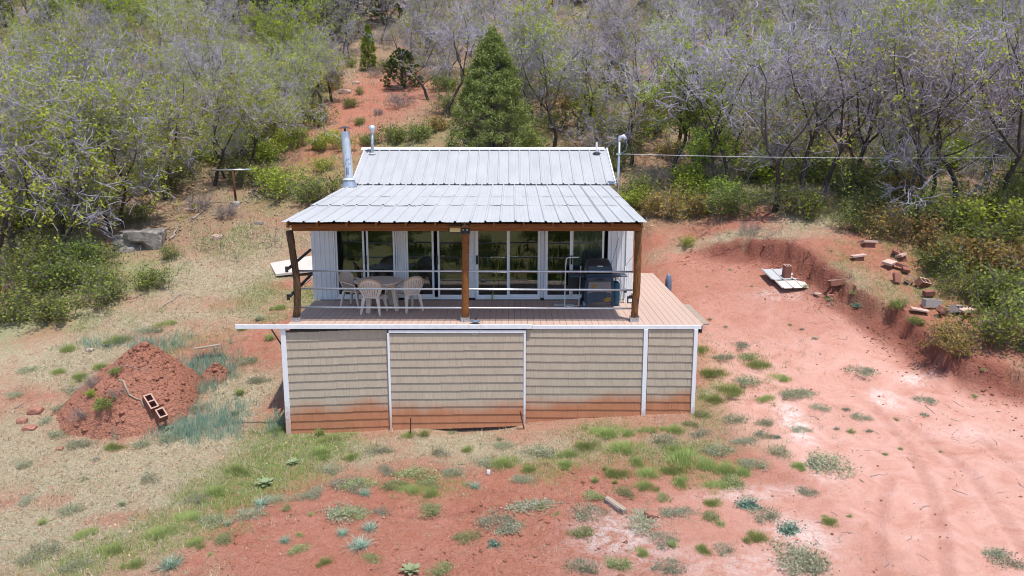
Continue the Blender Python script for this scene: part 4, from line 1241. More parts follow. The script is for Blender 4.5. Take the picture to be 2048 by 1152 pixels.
z1, z2, z3 = height(x, y) + .008, height(x2, y2) + .012, height(x3, y3) + .008
w = .003 + .003 * _r.random(len(x))
V, F = sticks_mesh(np.concatenate([np.stack([x, y, z1, x2, y2, z2, w, w], -1), np.stack([x2, y2, z2, x3, y3, z3, w, w * .6], -1)]))
tag(link('dry_twigs', mesh_np('dry_twigs', V, F), 'dead_stick'), 'small dry twigs strewn over the yard', 'twigs', kind='stuff')

# ------------------------------------------------------------------ the heap of red soil
def heap(name, loc_px, rx, ry, hgt, seed, label, rot=0, n=90):
    x0, y0, z0 = loc_px
    r = np.linspace(0, 1, n) ** .8; a = np.linspace(0, 2 * np.pi, n * 2, endpoint=False)
    Rr, A = np.meshgrid(r, a, indexing='ij')
    wob = 1 + .30 * (vnoise(np.cos(A) * 1.7 + 5, np.sin(A) * 1.7 + seed, seed) - .5) + .06 * fbm(np.cos(A) * 6, np.sin(A) * 6 + seed, 2, seed)
    X = Rr * np.cos(A) * rx * wob; Y = Rr * np.sin(A) * ry * wob
    t = np.clip(Rr, 0, 1)
    prof = 1 - np.clip((np.sqrt(t * t + .014) - .118) / (math.sqrt(1.014) - .118), 0, 1)
    prof = prof + .16 * np.exp(-((np.cos(A - R(250)) - 1) / .12) ** 2) * np.exp(-((t - .62) / .2) ** 2)
    X = X + .24 * rx * prof      # crest set to the right
    Zt = height(x0 + X, y0 + Y)
    fade = np.clip((1 - t) * 6, 0, 1)
    Z = Zt + prof * hgt * (1 + .12 * fbm(X * 1.2, Y * 1.2 + seed, 3, seed)) + fade * (.16 * fbm(X * 2.2, Y * 2.2, 3, seed + 3) + .07 * np.abs(fbm(X * 7, Y * 7, 3, seed + 5)) + .02 * fbm(X * 24, Y * 24, 2, 3)) - .10 * (1 - fade)
    V = np.stack([X + x0, Y + y0, Z], -1).reshape(-1, 3)
    m = len(a); idx = np.arange(n * m).reshape(n, m); nx_ = np.roll(idx, -1, 1)
    F = np.stack([idx[:-1], idx[1:], nx_[1:], nx_[:-1]], -1).reshape(-1, 4)
    me = mesh_np('soil', V, F, True)
    t_ = thing(name, label, 'dirt heap', (x0, y0, z0))
    o = link('soil', me, 'pile_earth', t_); o.location = (-x0, -y0, -z0)
    rr = np.random.default_rng(seed); k = rr.integers(0, len(V), int(len(V) * .10))
    V2 = V[k] + rr.normal(0, .01, (len(k), 3))
    s = .017 * rr.lognormal(0, .75, len(k)).clip(.3, 5)
    base = np.array([(1, 0, 0), (0, 1, 0), (-1, 0, 0), (0, -1, 0), (0, 0, .8), (0, 0, -.8)], float)
    VV = V2[:, None, :] + base[None] * s[:, None, None] * rr.uniform(.5, 1.2, (len(k), 6, 3))
    f = np.array([(0, 1, 4), (1, 2, 4), (2, 3, 4), (3, 0, 4), (1, 0, 5), (2, 1, 5), (3, 2, 5), (0, 3, 5)])
    c = link('clods', mesh_np('clods', VV.reshape(-1, 3), (f[None] + 6 * np.arange(len(k))[:, None, None]).reshape(-1, 3)), 'pile_earth', t_)
    c.location = (-x0, -y0, -z0); c['kind'] = 'stuff'
    return t_, V
HX, HY = unproject(255, 850, height)
HEAP, HV = heap('dirt_heap', (HX - .28, HY + .80, H1(HX, HY)), 1.80, 1.5, 1.55, 7, 'large heap of loose red soil on the slope left of the cabin')
x, y = unproject(420, 765, height)
heap('dirt_heap', (x, y + .2, H1(x, y)), .48, .4, .36, 12, 'small red soil mound in blue grass between the big heap and the cabin', n=40)

def heap_z(x, y, z):
    """top of whatever lies here: the heap or the ground"""
    d = (HV[:, 0] - x) ** 2 + (HV[:, 1] - y) ** 2
    i = int(np.argmin(d))
    return max(z, float(HV[i, 2])) if d[i] < .01 else z
def on_heap(u, v):
    """the heap surface point nearest to the line of sight"""
    dep = (HV[:, 1] - CAM_Y) * math.cos(R(PITCH)) + (CAM_Z - HV[:, 2]) * math.sin(R(PITCH))
    up = -(CAM_Z - HV[:, 2]) * math.cos(R(PITCH)) + (HV[:, 1] - CAM_Y) * math.sin(R(PITCH))
    uu = 1024 + FPX * HV[:, 0] / dep; vv = 576 - FPX * up / dep
    k = (uu - u) ** 2 + (vv - v) ** 2 + dep * 3
    i = int(np.argmin(k)); return tuple(float(c) for c in HV[i])

# ------------------------------------------------------------------ trees
def quads_at(Pc, size, r, flat=.0, aspect=.62):
    n = len(Pc)
    s = size * r.uniform(.55, 1.35, n)
    u = r.normal(0, 1, (n, 3)); u[:, 2] *= (1 - flat); u /= np.linalg.norm(u, axis=1, keepdims=True)
    w = r.normal(0, 1, (n, 3)); w[:, 2] *= (1 - flat); w -= u * (u * w).sum(1, keepdims=True); w /= np.linalg.norm(w, axis=1, keepdims=True)
    u = u * s[:, None]; w = w * s[:, None] * aspect
    V = np.stack([Pc - u, Pc - w + u * .1, Pc + u, Pc + w + u * .1], 1).reshape(-1, 3)
    return V, np.arange(4 * n).reshape(-1, 4)

def oak_mesh(seed, Ht=5.5, stems=1, spread=1.0, leaf=.35, twigs=9, lean=0.0, lsize=.046, dead=0.2, cl=5):
    r = np.random.default_rng(seed)
    big, mid_, thin, ends = [], [], [], []
    def branch(p, d, L, rad, lvl, lf=False):
        ns = {0: 7, 1: 6, 2: 5, 3: 3}[lvl]
        sl = L / ns; rr = rad
        kids = {0: 0, 1: 5, 2: 6, 3: twigs}[lvl]
        joints = [p]
        for i in range(ns):
            d = d + r.normal(0, {0: .16, 1: .24, 2: .28, 3: .22}[lvl], 3); d[2] += {0: .08, 1: .10, 2: .05, 3: .08}[lvl]
            d /= np.linalg.norm(d)
            q = p + d * sl; r2 = rr * {0: .93, 1: .84, 2: .78, 3: .75}[lvl]
            (big if lvl < 2 else mid_ if lvl == 2 else thin).append((*p, *q, rr, r2))
            p, rr = q, r2; joints.append(p)
        if lvl == 0:
            k = r.integers(3, 5); a0 = r.uniform(0, 6.28)
            for j in range(k):
                a = a0 + 6.28 * j / k + r.normal(0, .3)
                nd = np.array([math.cos(a) * spread, math.sin(a) * spread, r.uniform(1.0, 2.1)]); nd /= np.linalg.norm(nd)
                branch(p, nd, Ht * r.uniform(.46, .64), rr * .72, 1)
            if r.uniform() < .7:
                a = r.uniform(0, 6.28)
                branch(joints[4], np.array([math.cos(a), math.sin(a), .35]), Ht * .34, rr * .5, 1)
            return
        if lvl < 3:
            lfb = r.uniform() < leaf
            for j in range(kids):
                t = .25 + .75 * (j + r.uniform(0, .8)) / kids
                i = min(int(t * ns), ns - 1); f = t * ns - i
                q = joints[i] + (joints[i + 1] - joints[i]) * min(f, 1)
                a = r.normal(0, 1, 3); a -= d * a.dot(d) * .6; a /= np.linalg.norm(a)
                nd = d * .65 + a; nd[2] += .30; nd /= np.linalg.norm(nd)
                branch(q, nd, L * r.uniform(.42, .66), max(rr * 1.15, .010) * (.72 if lvl == 1 else .62), lvl + 1, lfb)
            if lvl == 2 and lfb: ends.append((p, d))
        else:
            lf = lf and r.uniform() < .8
            for j in range(kids):
                t = r.uniform(.15, 1); i = min(int(t * ns), ns - 1)
                q = joints[i] + (joints[i + 1] - joints[i]) * (t * ns - i)
                nd = d * .7 + r.normal(0, .55, 3); nd /= np.linalg.norm(nd)
                l = r.uniform(.12, .36)
                q2 = q + nd * l; nd2 = nd + r.normal(0, .5, 3); nd2 /= np.linalg.norm(nd2)
                q3 = q2 + nd2 * l * .8
                thin.append((*q, *q2, .0105, .009)); thin.append((*q2, *q3, .009, .005))
                if lf and r.uniform() < .8: ends.append((q3, nd2))
    for s in range(stems):
        a = r.uniform(0, 6.28)
        off = np.array([math.cos(a), math.sin(a), 0]) * (.22 if stems > 1 else 0)
        d = np.array([math.cos(a) * .25 * (stems > 1) + lean, math.sin(a) * .25 * (stems > 1), 1.0]); d /= np.linalg.norm(d)
        branch(off - np.array([0, 0, .25]), d, Ht * .34 + .25, .105 * Ht / 5.5 * (1 if stems == 1 else .72), 0)
    E = np.array([e[0] for e in ends])
    if leaf > 0:
        P_ = np.repeat(E, cl, 0) + r.normal(0, .07, (len(E) * cl, 3))
        lv = quads_at(P_, lsize, r)
    else: lv = None
    bv, bf = sticks_mesh(big, 7); cv, cf = sticks_mesh(mid_, 4)
    return (np.concatenate([bv, cv]), np.concatenate([bf, cf + len(bv)])), sticks_mesh(thin, 3), lv

def make_tree(name, label, cat, meshes, leafm, twigm='twig', group=None):
    big, thin, lv = meshes
    t = thing(name, label, cat, (0, 0, -500), 0, group)
    link('trunk', mesh_np('trunk', big[0], big[1], True), 'bark', t)
    link('branches', mesh_np('branches', thin[0], thin[1]), twigm, t)
    if lv: link('foliage', mesh_np('foliage', lv[0], lv[1]), leafm, t)
    register(t)
    return t

def juniper_mesh(seed, Ht=6.0, rad=1.9, dense=430, lsize=.07, per=60, point=1.3, squat=False):
    r = np.random.default_rng(seed)
    big = [(0, 0, -.3, 0, 0, Ht * .9, .14, .02)]
    thin, pts = [], []
    for i in range(dense):
        t = r.uniform(.02, 1) ** .85
        z = t * Ht
        lump = .78 + .45 * vnoise(np.array([t * 5]), np.array([i * .37 % 6.28 * 1.2]), seed)[0]
        prof = (1 - t) ** (1 / point) * (.55 + .45 * min(t * 6, 1)) if not squat else math.sqrt(max(0, 1 - (t * 1.02 - .25) ** 2 / .6))
        a = r.uniform(0, 6.28)
        rr = rad * prof * lump * (.55 + .5 * r.uniform() ** .4)
        c = np.array([math.cos(a) * rr, math.sin(a) * rr, z + .1 * r.normal()])
        thin.append((0, 0, max(z - .5 * rr, .05), *c, .018, .006))
        k = per
        cs = .10 + .16 * (1 - t * .5)
        off = r.normal(0, 1, (k, 3)); off /= np.linalg.norm(off, axis=1, keepdims=True); off *= cs * r.uniform(.2, 1.15, (k, 1)); off[:, 2] = off[:, 2] * .8 + .05
        pts.append(c + off)
    Pp = np.concatenate(pts)
    return sticks_mesh(big, 8), sticks_mesh(thin, 3), quads_at(Pp, lsize, r, aspect=.38)

def shrub_mesh(seed, Ht=.9, rad=.7, stems=14, leaves=700, lsize=.035, twiggy=3):
    r = np.random.default_rng(seed)
    thin, ends = [], []
    for s in range(stems):
        a = r.uniform(0, 6.28); o = r.uniform(0, .5 * rad)
        p = np.array([math.cos(a) * o, math.sin(a) * o, -.08]); d = np.array([math.cos(a) * r.uniform(.1, .8), math.sin(a) * r.uniform(.1, .8), 1.0])
        L = Ht * r.uniform(.6, 1.1); rr = .010
        for i in range(5):
            d = d / np.linalg.norm(d); q = p + d * L / 5; thin.append((*p, *q, rr, rr * .8)); rr *= .8
            if i > 0:
                for j in range(twiggy):
                    nd = d * .6 + r.normal(0, .6, 3); nd[2] += .15; nd /= np.linalg.norm(nd)
                    q2 = q + nd * r.uniform(.15, .38) * rad; thin.append((*q, *q2, .005, .003)); ends.append(q2); ends.append((q + q2) / 2)
            ends.append(q); p = q; d = d + r.normal(0, .22, 3)
    E = np.array(ends)
    lv = None
    if leaves:
        P_ = E[r.integers(0, len(E), leaves)] + r.normal(0, .06 + .03 * rad, (leaves, 3)); P_[:, 2] = np.maximum(P_[:, 2], .01)
        lv = quads_at(P_, lsize, r, flat=.3)
    return sticks_mesh(thin, 3), lv

def make_shrub(name, label, cat, meshes, leafm, twigm='twig_dark'):
    thin, lv = meshes
    t = thing(name, label, cat, (0, 0, -500))
    link('stems', mesh_np('stems', thin[0], thin[1]), twigm, t)
    if lv: link('foliage', mesh_np('foliage', lv[0], lv[1]), leafm, t)
    register(t); return t

BARE = [make_tree('oak_tree', 'x', 'tree', oak_mesh(100 + i, 5.4, stems=(1, 1, 2)[i % 3], leaf=.33, twigs=5, lean=(.1, -.25, .0)[i % 3], cl=7), 'oak_leaf') for i in range(4)]
HALF = [make_tree('oak_tree', 'x', 'tree', oak_mesh(200 + i, 5.2, stems=(1, 2, 1, 2)[i % 4], leaf=.85, twigs=5, lean=(.22, 0, -.15, 0)[i % 4], cl=9), 'oak_leaf') for i in range(4)]
LUSH = [make_tree('leafy_tree', 'x', 'tree', oak_mesh(300 + i, 5.0, stems=(2, 1)[i % 2], leaf=1.0, twigs=5, cl=10, lsize=.06), 'lush_leaf', 'twig_dark') for i in range(2)]
OLIV = [make_tree('oak_tree', 'x', 'tree', oak_mesh(400 + i, 5.2, stems=(2, 1)[i % 2], leaf=.5, twigs=5, cl=7), 'olive_leaf') for i in range(2)]
JUN = [make_tree('juniper_tree', 'x', 'conifer', juniper_mesh(500, 5.4, 2.15, 700, .05, 75, point=1.5), 'juniper_leaf', 'twig_dark'),
       make_tree('juniper_tree', 'x', 'conifer', juniper_mesh(501, 4.6, 2.1, 330, .08, 55, squat=True), 'juniper_dark_leaf', 'twig_dark'),
       make_tree('young_conifer', 'x', 'conifer', juniper_mesh(502, 4.2, .95, 200, .07, 50), 'bright_conifer_leaf', 'twig_dark')]
SG = [make_shrub('green_shrub', 'x', 'shrub', shrub_mesh(600 + i, (.9, .7, 1.1)[i], (.9, .8, .7)[i], 22, 1500, .036), 'shrub_leaf') for i in range(3)]
SY = [make_shrub('leafy_shrub', 'x', 'shrub', shrub_mesh(620 + i, (.8, 1.2)[i], (.7, .8)[i], 18, 1700, .04), 'lush_leaf') for i in range(2)]
SO = [make_shrub('golden_shrub', 'x', 'shrub', shrub_mesh(640 + i, (.9, .7)[i], (.85, .75)[i], 20, 1250, .042), 'golden_leaf') for i in range(2)]
SB = [make_shrub('bare_shrub', 'x', 'shrub', shrub_mesh(660 + i, (.9, .6)[i], (.8, .9)[i], 26, 0, .04, 6), 'oak_leaf', 'dead_stick') for i in range(2)]
ST = [make_shrub('scrub_oak', 'x', 'scrub oak', shrub_mesh(670 + i, (2.3, 1.8)[i], (1.2, 1.0)[i], 22, (900, 300)[i], .05, 7), 'oak_leaf', 'twig') for i in range(2)]
SP = [make_shrub('sapling', 'x', 'sapling', shrub_mesh(680 + i, (1.3, 1.0)[i], (.3, .25)[i], 4, 130, .03, 2), 'weed_leaf', 'twig_dark') for i in range(2)]
WD = [make_shrub('low_weed', 'x', 'weed', shrub_mesh(700 + i, .14, (.34, .26, .2)[i], 14, 700, .014, 3), ('grey_leaf', 'weed_leaf', 'green_blade')[i]) for i in range(3)]
WT = [make_shrub('round_leaf_weed', 'x', 'weed', shrub_mesh(720, .13, .26, 12, 480, .022, 3), 'teal_leaf')]
def tuft_mesh(seed, n, L, w, lean):
    r = np.random.default_rng(seed)
    a = r.uniform(0, 6.28, n); le = np.abs(r.normal(lean, .3, n)).clip(0, 1.4); l = L * r.uniform(.5, 1.15, n)
    b = np.stack([r.normal(0, .035, n), r.normal(0, .035, n), -.01 + 0 * a], -1)
    d = np.stack([np.cos(a) * np.sin(le), np.sin(a) * np.sin(le), np.cos(le)], -1)
    m = b + d * l[:, None] * .6; t = m + (d + np.array([0, 0, -.35])) * l[:, None] * .4
    s = np.stack([-np.sin(a), np.cos(a), 0 * a], -1) * w
    V = np.stack([b - s, b + s, m + s * .8, m - s * .8, t], 1).reshape(-1, 3)
    f4 = (np.array([(0, 1, 2, 3)])[None] + 5 * np.arange(n)[:, None, None]).reshape(-1, 4)
    f3 = (np.array([(3, 2, 4)])[None] + 5 * np.arange(n)[:, None, None]).reshape(-1, 3)
    return V, [f4, f3]
def make_tuft(name, m, seed, n, L, w, lean, cat='grass tuft'):
    V, F_ = tuft_mesh(seed, n, L, w, lean)
    o = link(name, mesh_np(name, V, F_), m, loc=(0, 0, -500)); tag(o, 'x', cat); KIDS[o.name] = []; return o
def patch(name, m, seed, R_, n, L, w, leafq=0, flat=.75):
    r = np.random.default_rng(seed)
    k = 11
    cx_ = r.normal(0, R_ * .42, k); cy_ = r.normal(0, R_ * .36, k); cs = R_ * r.uniform(.12, .32, k)
    j = r.integers(0, k, n)
    px_ = cx_[j] + r.normal(0, 1, n) * cs[j]; py_ = cy_[j] + r.normal(0, 1, n) * cs[j]
    q = np.hypot(px_, py_) / R_
    ok = q < 1.05; px_, py_, q = px_[ok], py_[ok], q[ok]; n = len(q)
    a = np.arctan2(py_, px_) + r.normal(0, 1.1, n); le = np.abs(r.normal(flat, .35, n)).clip(0, 1.45); l = L * r.uniform(.4, 1.2, n) * (1 - .45 * q)
    b = np.stack([px_, py_, 0 * q - .01], -1)
    d = np.stack([np.cos(a) * np.sin(le), np.sin(a) * np.sin(le), np.cos(le)], -1)
    t = b + d * l[:, None]; s_ = np.stack([-np.sin(a), np.cos(a), 0 * a], -1) * w
    V = np.stack([b - s_, b + s_, t], 1).reshape(-1, 3); F_ = [np.arange(3 * n).reshape(-1, 3)]
    if leafq:
        c = (b + (t - b) * r.uniform(.4, 1, (n, 1)))[r.integers(0, n, leafq)]
        v2, f2 = quads_at(c, leafq_size, r, flat=.4, aspect=.75)
        F_ = F_ + [f2 + len(V)]; V = np.concatenate([V, v2])
    o = link(name, mesh_np(name, V, F_), m, loc=(0, 0, -500)); tag(o, 'x', 'weed'); KIDS[o.name] = []; return o
leafq_size = .016
PG = [patch('grass_patch', 'green_blade', 800 + i, .5, 2200, .17, .0042, 0, .7) for i in range(2)]
PS = [patch('sage_patch', 'sage_blade', 810 + i, .5, 1500, .13, .0042, 900, .8) for i in range(2)]
PW = [patch('weed_patch', 'weed_leaf', 820 + i, .5, 1500, .13, .0042, 1100, .8) for i in range(2)]
PO = [patch('grey_weed_patch', 'grey_leaf', 830 + i, .5, 1100, .11, .0042, 1500, .8) for i in range(2)]
TG = make_tuft('grass_tuft', 'green_blade', 1, 240, .24, .0032, .6)
TB = make_tuft('blue_grass_tuft', 'blue_blade', 2, 120, .26, .0038, 1.0)
TS = make_tuft('sage_tuft', 'sage_blade', 3, 240, .2, .0035, .7)
def mullein_mesh():
    mb = MB(); r = random.Random(4)
    for i in range(16):
        a = i * 2.4; el = .25 + .045 * i; L = .30 - .010 * i
        prev = None
        for j in range(5):
            t = j / 4; w = .055 * math.sin(math.pi * (.12 + .8 * t))
            rr = L * t; z = .02 + rr * math.sin(el) * (1 - .35 * t) ; h = rr * math.cos(el)
            c = Vector((math.cos(a) * h, math.sin(a) * h, z)); s = Vector((-math.sin(a), math.cos(a), 0)) * w
            n = len(mb.v); mb.v += [tuple(c - s + Vector((0, 0, .012))), tuple(c), tuple(c + s + Vector((0, 0, .012)))]
            if prev is not None: mb.f += [(prev, prev + 1, n + 1, n), (prev + 1, prev + 2, n + 2, n + 1)]
            prev = n
    return mb
MU = thing('mullein_plant', 'x', 'plant', (0, 0, -500))
mm = mullein_mesh()
nl = len(mm.v) // 16
leafme = None
for i in range(16):
    me = bpy.data.meshes.new('leaf'); vs = mm.v[i * nl:(i + 1) * nl]
    fs = []
    for j in range(4):
        k = 3 * j; fs += [(k, k + 1, k + 4, k + 3), (k + 1, k + 2, k + 5, k + 4)]
    me.from_pydata(vs, [], fs); link('leaf', me, 'mullein_leaf', MU)
register(MU)

used = set()
def put(protos, loc, rz=None, sc=1.0, label='', group=None, tilt=(0, 0)):
    p = protos if not isinstance(protos, list) else random.choice(protos)
    rz = random.uniform(0, 6.28) if rz is None else rz
    return dup(p, loc, rz, sc, label, group, tilt)

def col_word(u):
    return ('at the far left edge' if u < 170 else 'left of the clothes pole' if u < 430 else 'between clothes pole and chimney' if u < 690 else
            'above the cabin roof' if u < 930 else 'above the roof\'s right half' if u < 1230 else 'right of the power mast' if u < 1500 else
            'above the corrugated sheet' if u < 1750 else 'at the far right')
def row_word(v):
    return 'high up' if v < 60 else 'upslope' if v < 130 else 'midslope' if v < 230 else 'low on the slope' if v < 330 else 'at slope foot'

# trees whose foot shows, placed one by one: (u, v, height scale, kind, turn, label)
B, Hf, Lu, Ol = BARE, HALF, LUSH, OLIV
EDGE = [
    (-20, 570, 1.3, Hf[0], 'big leafy oak leaning in from the left edge above the green thicket'),
    (95, 530, 1.15, Hf[3], 'leafy oak rising out of the middle of the left thicket'),
    (35, 500, 1.3, Hf[2], 'wide old oak with dark leaning trunk at the left edge'),
    (120, 470, 1.2, Hf[1], 'yellow green oak with twin trunks behind the left thicket'),
    (235, 460, 1.05, Hf[3], 'oak with drooping grey limbs over the boulder'),
    (330, 400, 1.0, Hf[0], 'oak growing just behind the grey boulder'),
    (425, 372, .95, Hf[2], 'oak with leaning trunk left of the clothes pole'),
    (455, 352, .9, Hf[1], 'oak with two trunks directly behind the clothes pole'),
    (497, 352, .85, Hf[0], 'oak with curved trunk right of the clothes pole'),
    (190, 400, 1.1, B[0], 'bare grey oak behind the left thicket'),
    (545, 300, .85, Hf[3], 'yellow green oak above the sandy slope left of the chimney'),
    (608, 215, .75, Hf[1], 'slim oak beside the striped log on the path'),
    (648, 210, .6, Hf[2], 'small oak standing right of the striped log'),
    (667, 203, .85, B[1], 'thin bare oak at the left edge of the red path'),
    (860, 200, .95, B[1], 'bare oak leaning left over the red path'),
    (895, 235, 1.1, B[3], 'large bare oak between the red path and the big juniper'),
    (1108, 300, 1.0, B[0], 'dark trunked bare oak right of the big juniper'),
    (1145, 275, .95, B[2], 'bare oak with spreading limbs right behind the big juniper'),
    (1265, 330, .9, Ol[1], 'oak with low forked limb right beside the power mast'),
    (1345, 350, 1.0, B[0], 'bare oak behind the first stretch of the power line'),
    (1390, 372, .9, Lu[0], 'leafy green tree behind the brownish shrubs right of the mast'),
    (1465, 380, 1.1, B[2], 'tall straight bare oak right of the golden shrubs'),
    (1545, 422, 1.1, B[1], 'bare oak with crooked trunk standing nearest above the dirt bank'),
    (1605, 392, 1.15, Ol[1], 'tall oak between two bare oaks above the corrugated sheet'),
    (1648, 398, 1.1, B[3], 'bare oak with upright trunk above the right end of the bank'),
    (1722, 400, 1.1, B[0], 'oak with bent trunk above the loose bricks'),
    (1805, 430, 1.15, B[2], 'twin trunked bare oak behind the golden shrubs at right'),
    (1840, 418, 1.1, Ol[0], 'oak with yellowish leaves behind the golden shrubs at right'),
    (1915, 400, 1.15, B[1], 'bare oak with leaning trunk near the right edge'),
    (1990, 430, 1.2, B[3], 'big bare oak with pale limbs near the right edge'),
    (2075, 480, 1.3, B[0], 'pale bare oak reaching in from the right edge'),
    (2120, 430, 1.3, B[2], 'bare oak cut by the right edge of the view'),
]
for u, v, s, pr, lab in EDGE:
    x, y, z = G(u, v)
    put(pr, (x, y, z), None, s, lab)
CON = [(90, 115, 1.1, LUSH[0], 'bright green leafy tree near the top left corner'), (170, 110, 1.25, LUSH[1], 'large bright green leafy tree, second from the top left corner'), (225, 95, 1.1, LUSH[0], 'bright green leafy tree above the left oaks, third from the corner'),
       (1690, 105, 1.15, LUSH[1], 'bright green leafy tree upslope above the metal sheet'), (1755, 120, 1.0, LUSH[0], 'smaller bright green leafy tree right of another upslope'), (1905, 165, 1.15, LUSH[1], 'bright green leafy tree below the bare red patch'), (1625, 60, 1.0, LUSH[0], 'bright green leafy tree at the top edge above the sheet'),
       (985, 330, 1.05, JUN[0], 'large cone shaped olive green juniper directly behind the roof ridge'),
       (738, 142, .72, JUN[2], 'slender bright green young conifer at the top of the red path'),
       (805, 178, .5, JUN[1], 'dark green juniper hidden behind the leaning bare oak'),
       (530, 75, 1.69, JUN[1], 'broad dark juniper at the top left of the path'),
       (640, 80, 1.56, JUN[1], 'dark juniper left of the pale rock at the top'),
       (595, 45, 1.43, JUN[1], 'dark juniper between two others at the top edge left of the path'),
       (765, 50, .9, JUN[1], 'small dark juniper just above the slender young conifer'),
       (300, 22, 1.2, JUN[1], 'dark juniper at the top edge above the left oaks'),
       (385, 30, 1.0, JUN[1], 'dark juniper at the top edge left of the broad one'),
       (10, 55, 1.1, JUN[2], 'pale green conifer at the top left corner'),
       (1800, 45, 1.5, JUN[1], 'dark juniper at the top edge left of the bare red patch'),
       (1880, 60, 1.3, JUN[1], 'dark juniper beside the bare red patch'),
       (2030, 75, 1.7, JUN[1], 'large dark juniper at the top right corner'),
       (1470, 30, 1.1, JUN[1], 'dark juniper at the top edge above the power line'),
       (1330, 12, 1.0, JUN[1], 'dark juniper at the very top right of the mast'),
       (1160, 6, 1.0, JUN[1], 'dark juniper at the very top above the roof end'),
       (1230, 200, .45, JUN[1], 'small dark juniper among bare oaks above the power mast')]
for u, v, s, pr, lab in CON:
    x, y, z = G(u, max(v, 2))
    put(pr, (x, y, z - .05), None, s, lab)
taken = [G(u, v)[:2] for u, v, *_ in EDGE] + [G(u, max(v, 2))[:2] for u, v, *_ in CON]

def edge_line(u):
    return float(np.interp(u, [-200, 60, 250, 400, 520, 585, 610, 660, 720, 860, 890, 1000, 1240, 1400, 1500, 1850, 2300],
                           [560, 500, 420, 350, 325, 300, 190, 150, 118, 160, 225, 290, 330, 352, 360, 385, 420]))
r_ = random.Random(77)
nfill = 0; cand = 0
while nfill < 262 and cand < 14000:
    cand += 1
    y = 10 + 66 * r_.random() ** .9
    dep = y - CAM_Y
    x = r_.uniform(-1, 1) * (dep * .70 + 3)
    z = H1(x, y)
    u, v = project(x, y, z)
    if v > edge_line(u) or v < -70: continue
    if u > 1900 and 40 < v < 95: continue
    md = (2.35 + .032 * (y - 10)) * r_.uniform(.85, 1.2)
    if any((x - a) ** 2 + (y - b) ** 2 < md * md for a, b in taken): continue
    taken.append((x, y)); nfill += 1
    q = r_.random()
    if u < 620: kinds = (('h', .5), ('b', .88), ('l', 1)) if v > 60 else (('h', .3), ('b', .6), ('l', 1))
    else: kinds = (('b', .62), ('o', .80), ('h', .95), ('l', 1))
    if 1640 < u and v < 110: kinds = (('b', .45), ('l', 1))
    if u < 260 and v < 110: kinds = (('b', .3), ('l', 1))
    k = next(a for a, p in kinds if q <= p)
    pr = {'b': BARE, 'h': HALF, 'l': LUSH, 'o': OLIV}[k]
    word = {'b': 'bare grey oak', 'h': 'half leafed oak', 'l': 'bright green leafy tree', 'o': 'olive leafed oak'}[k]
    lab = '%s %s, %s' % (word, row_word(v), col_word(u))
    put(pr, (x, y, z), r_.uniform(0, 6.28), r_.uniform(.72, 1.0) * (1 + .003 * (y - 10)), lab, 'trees on the hillside')
for p in BARE + HALF + LUSH + OLIV + JUN:
    pass

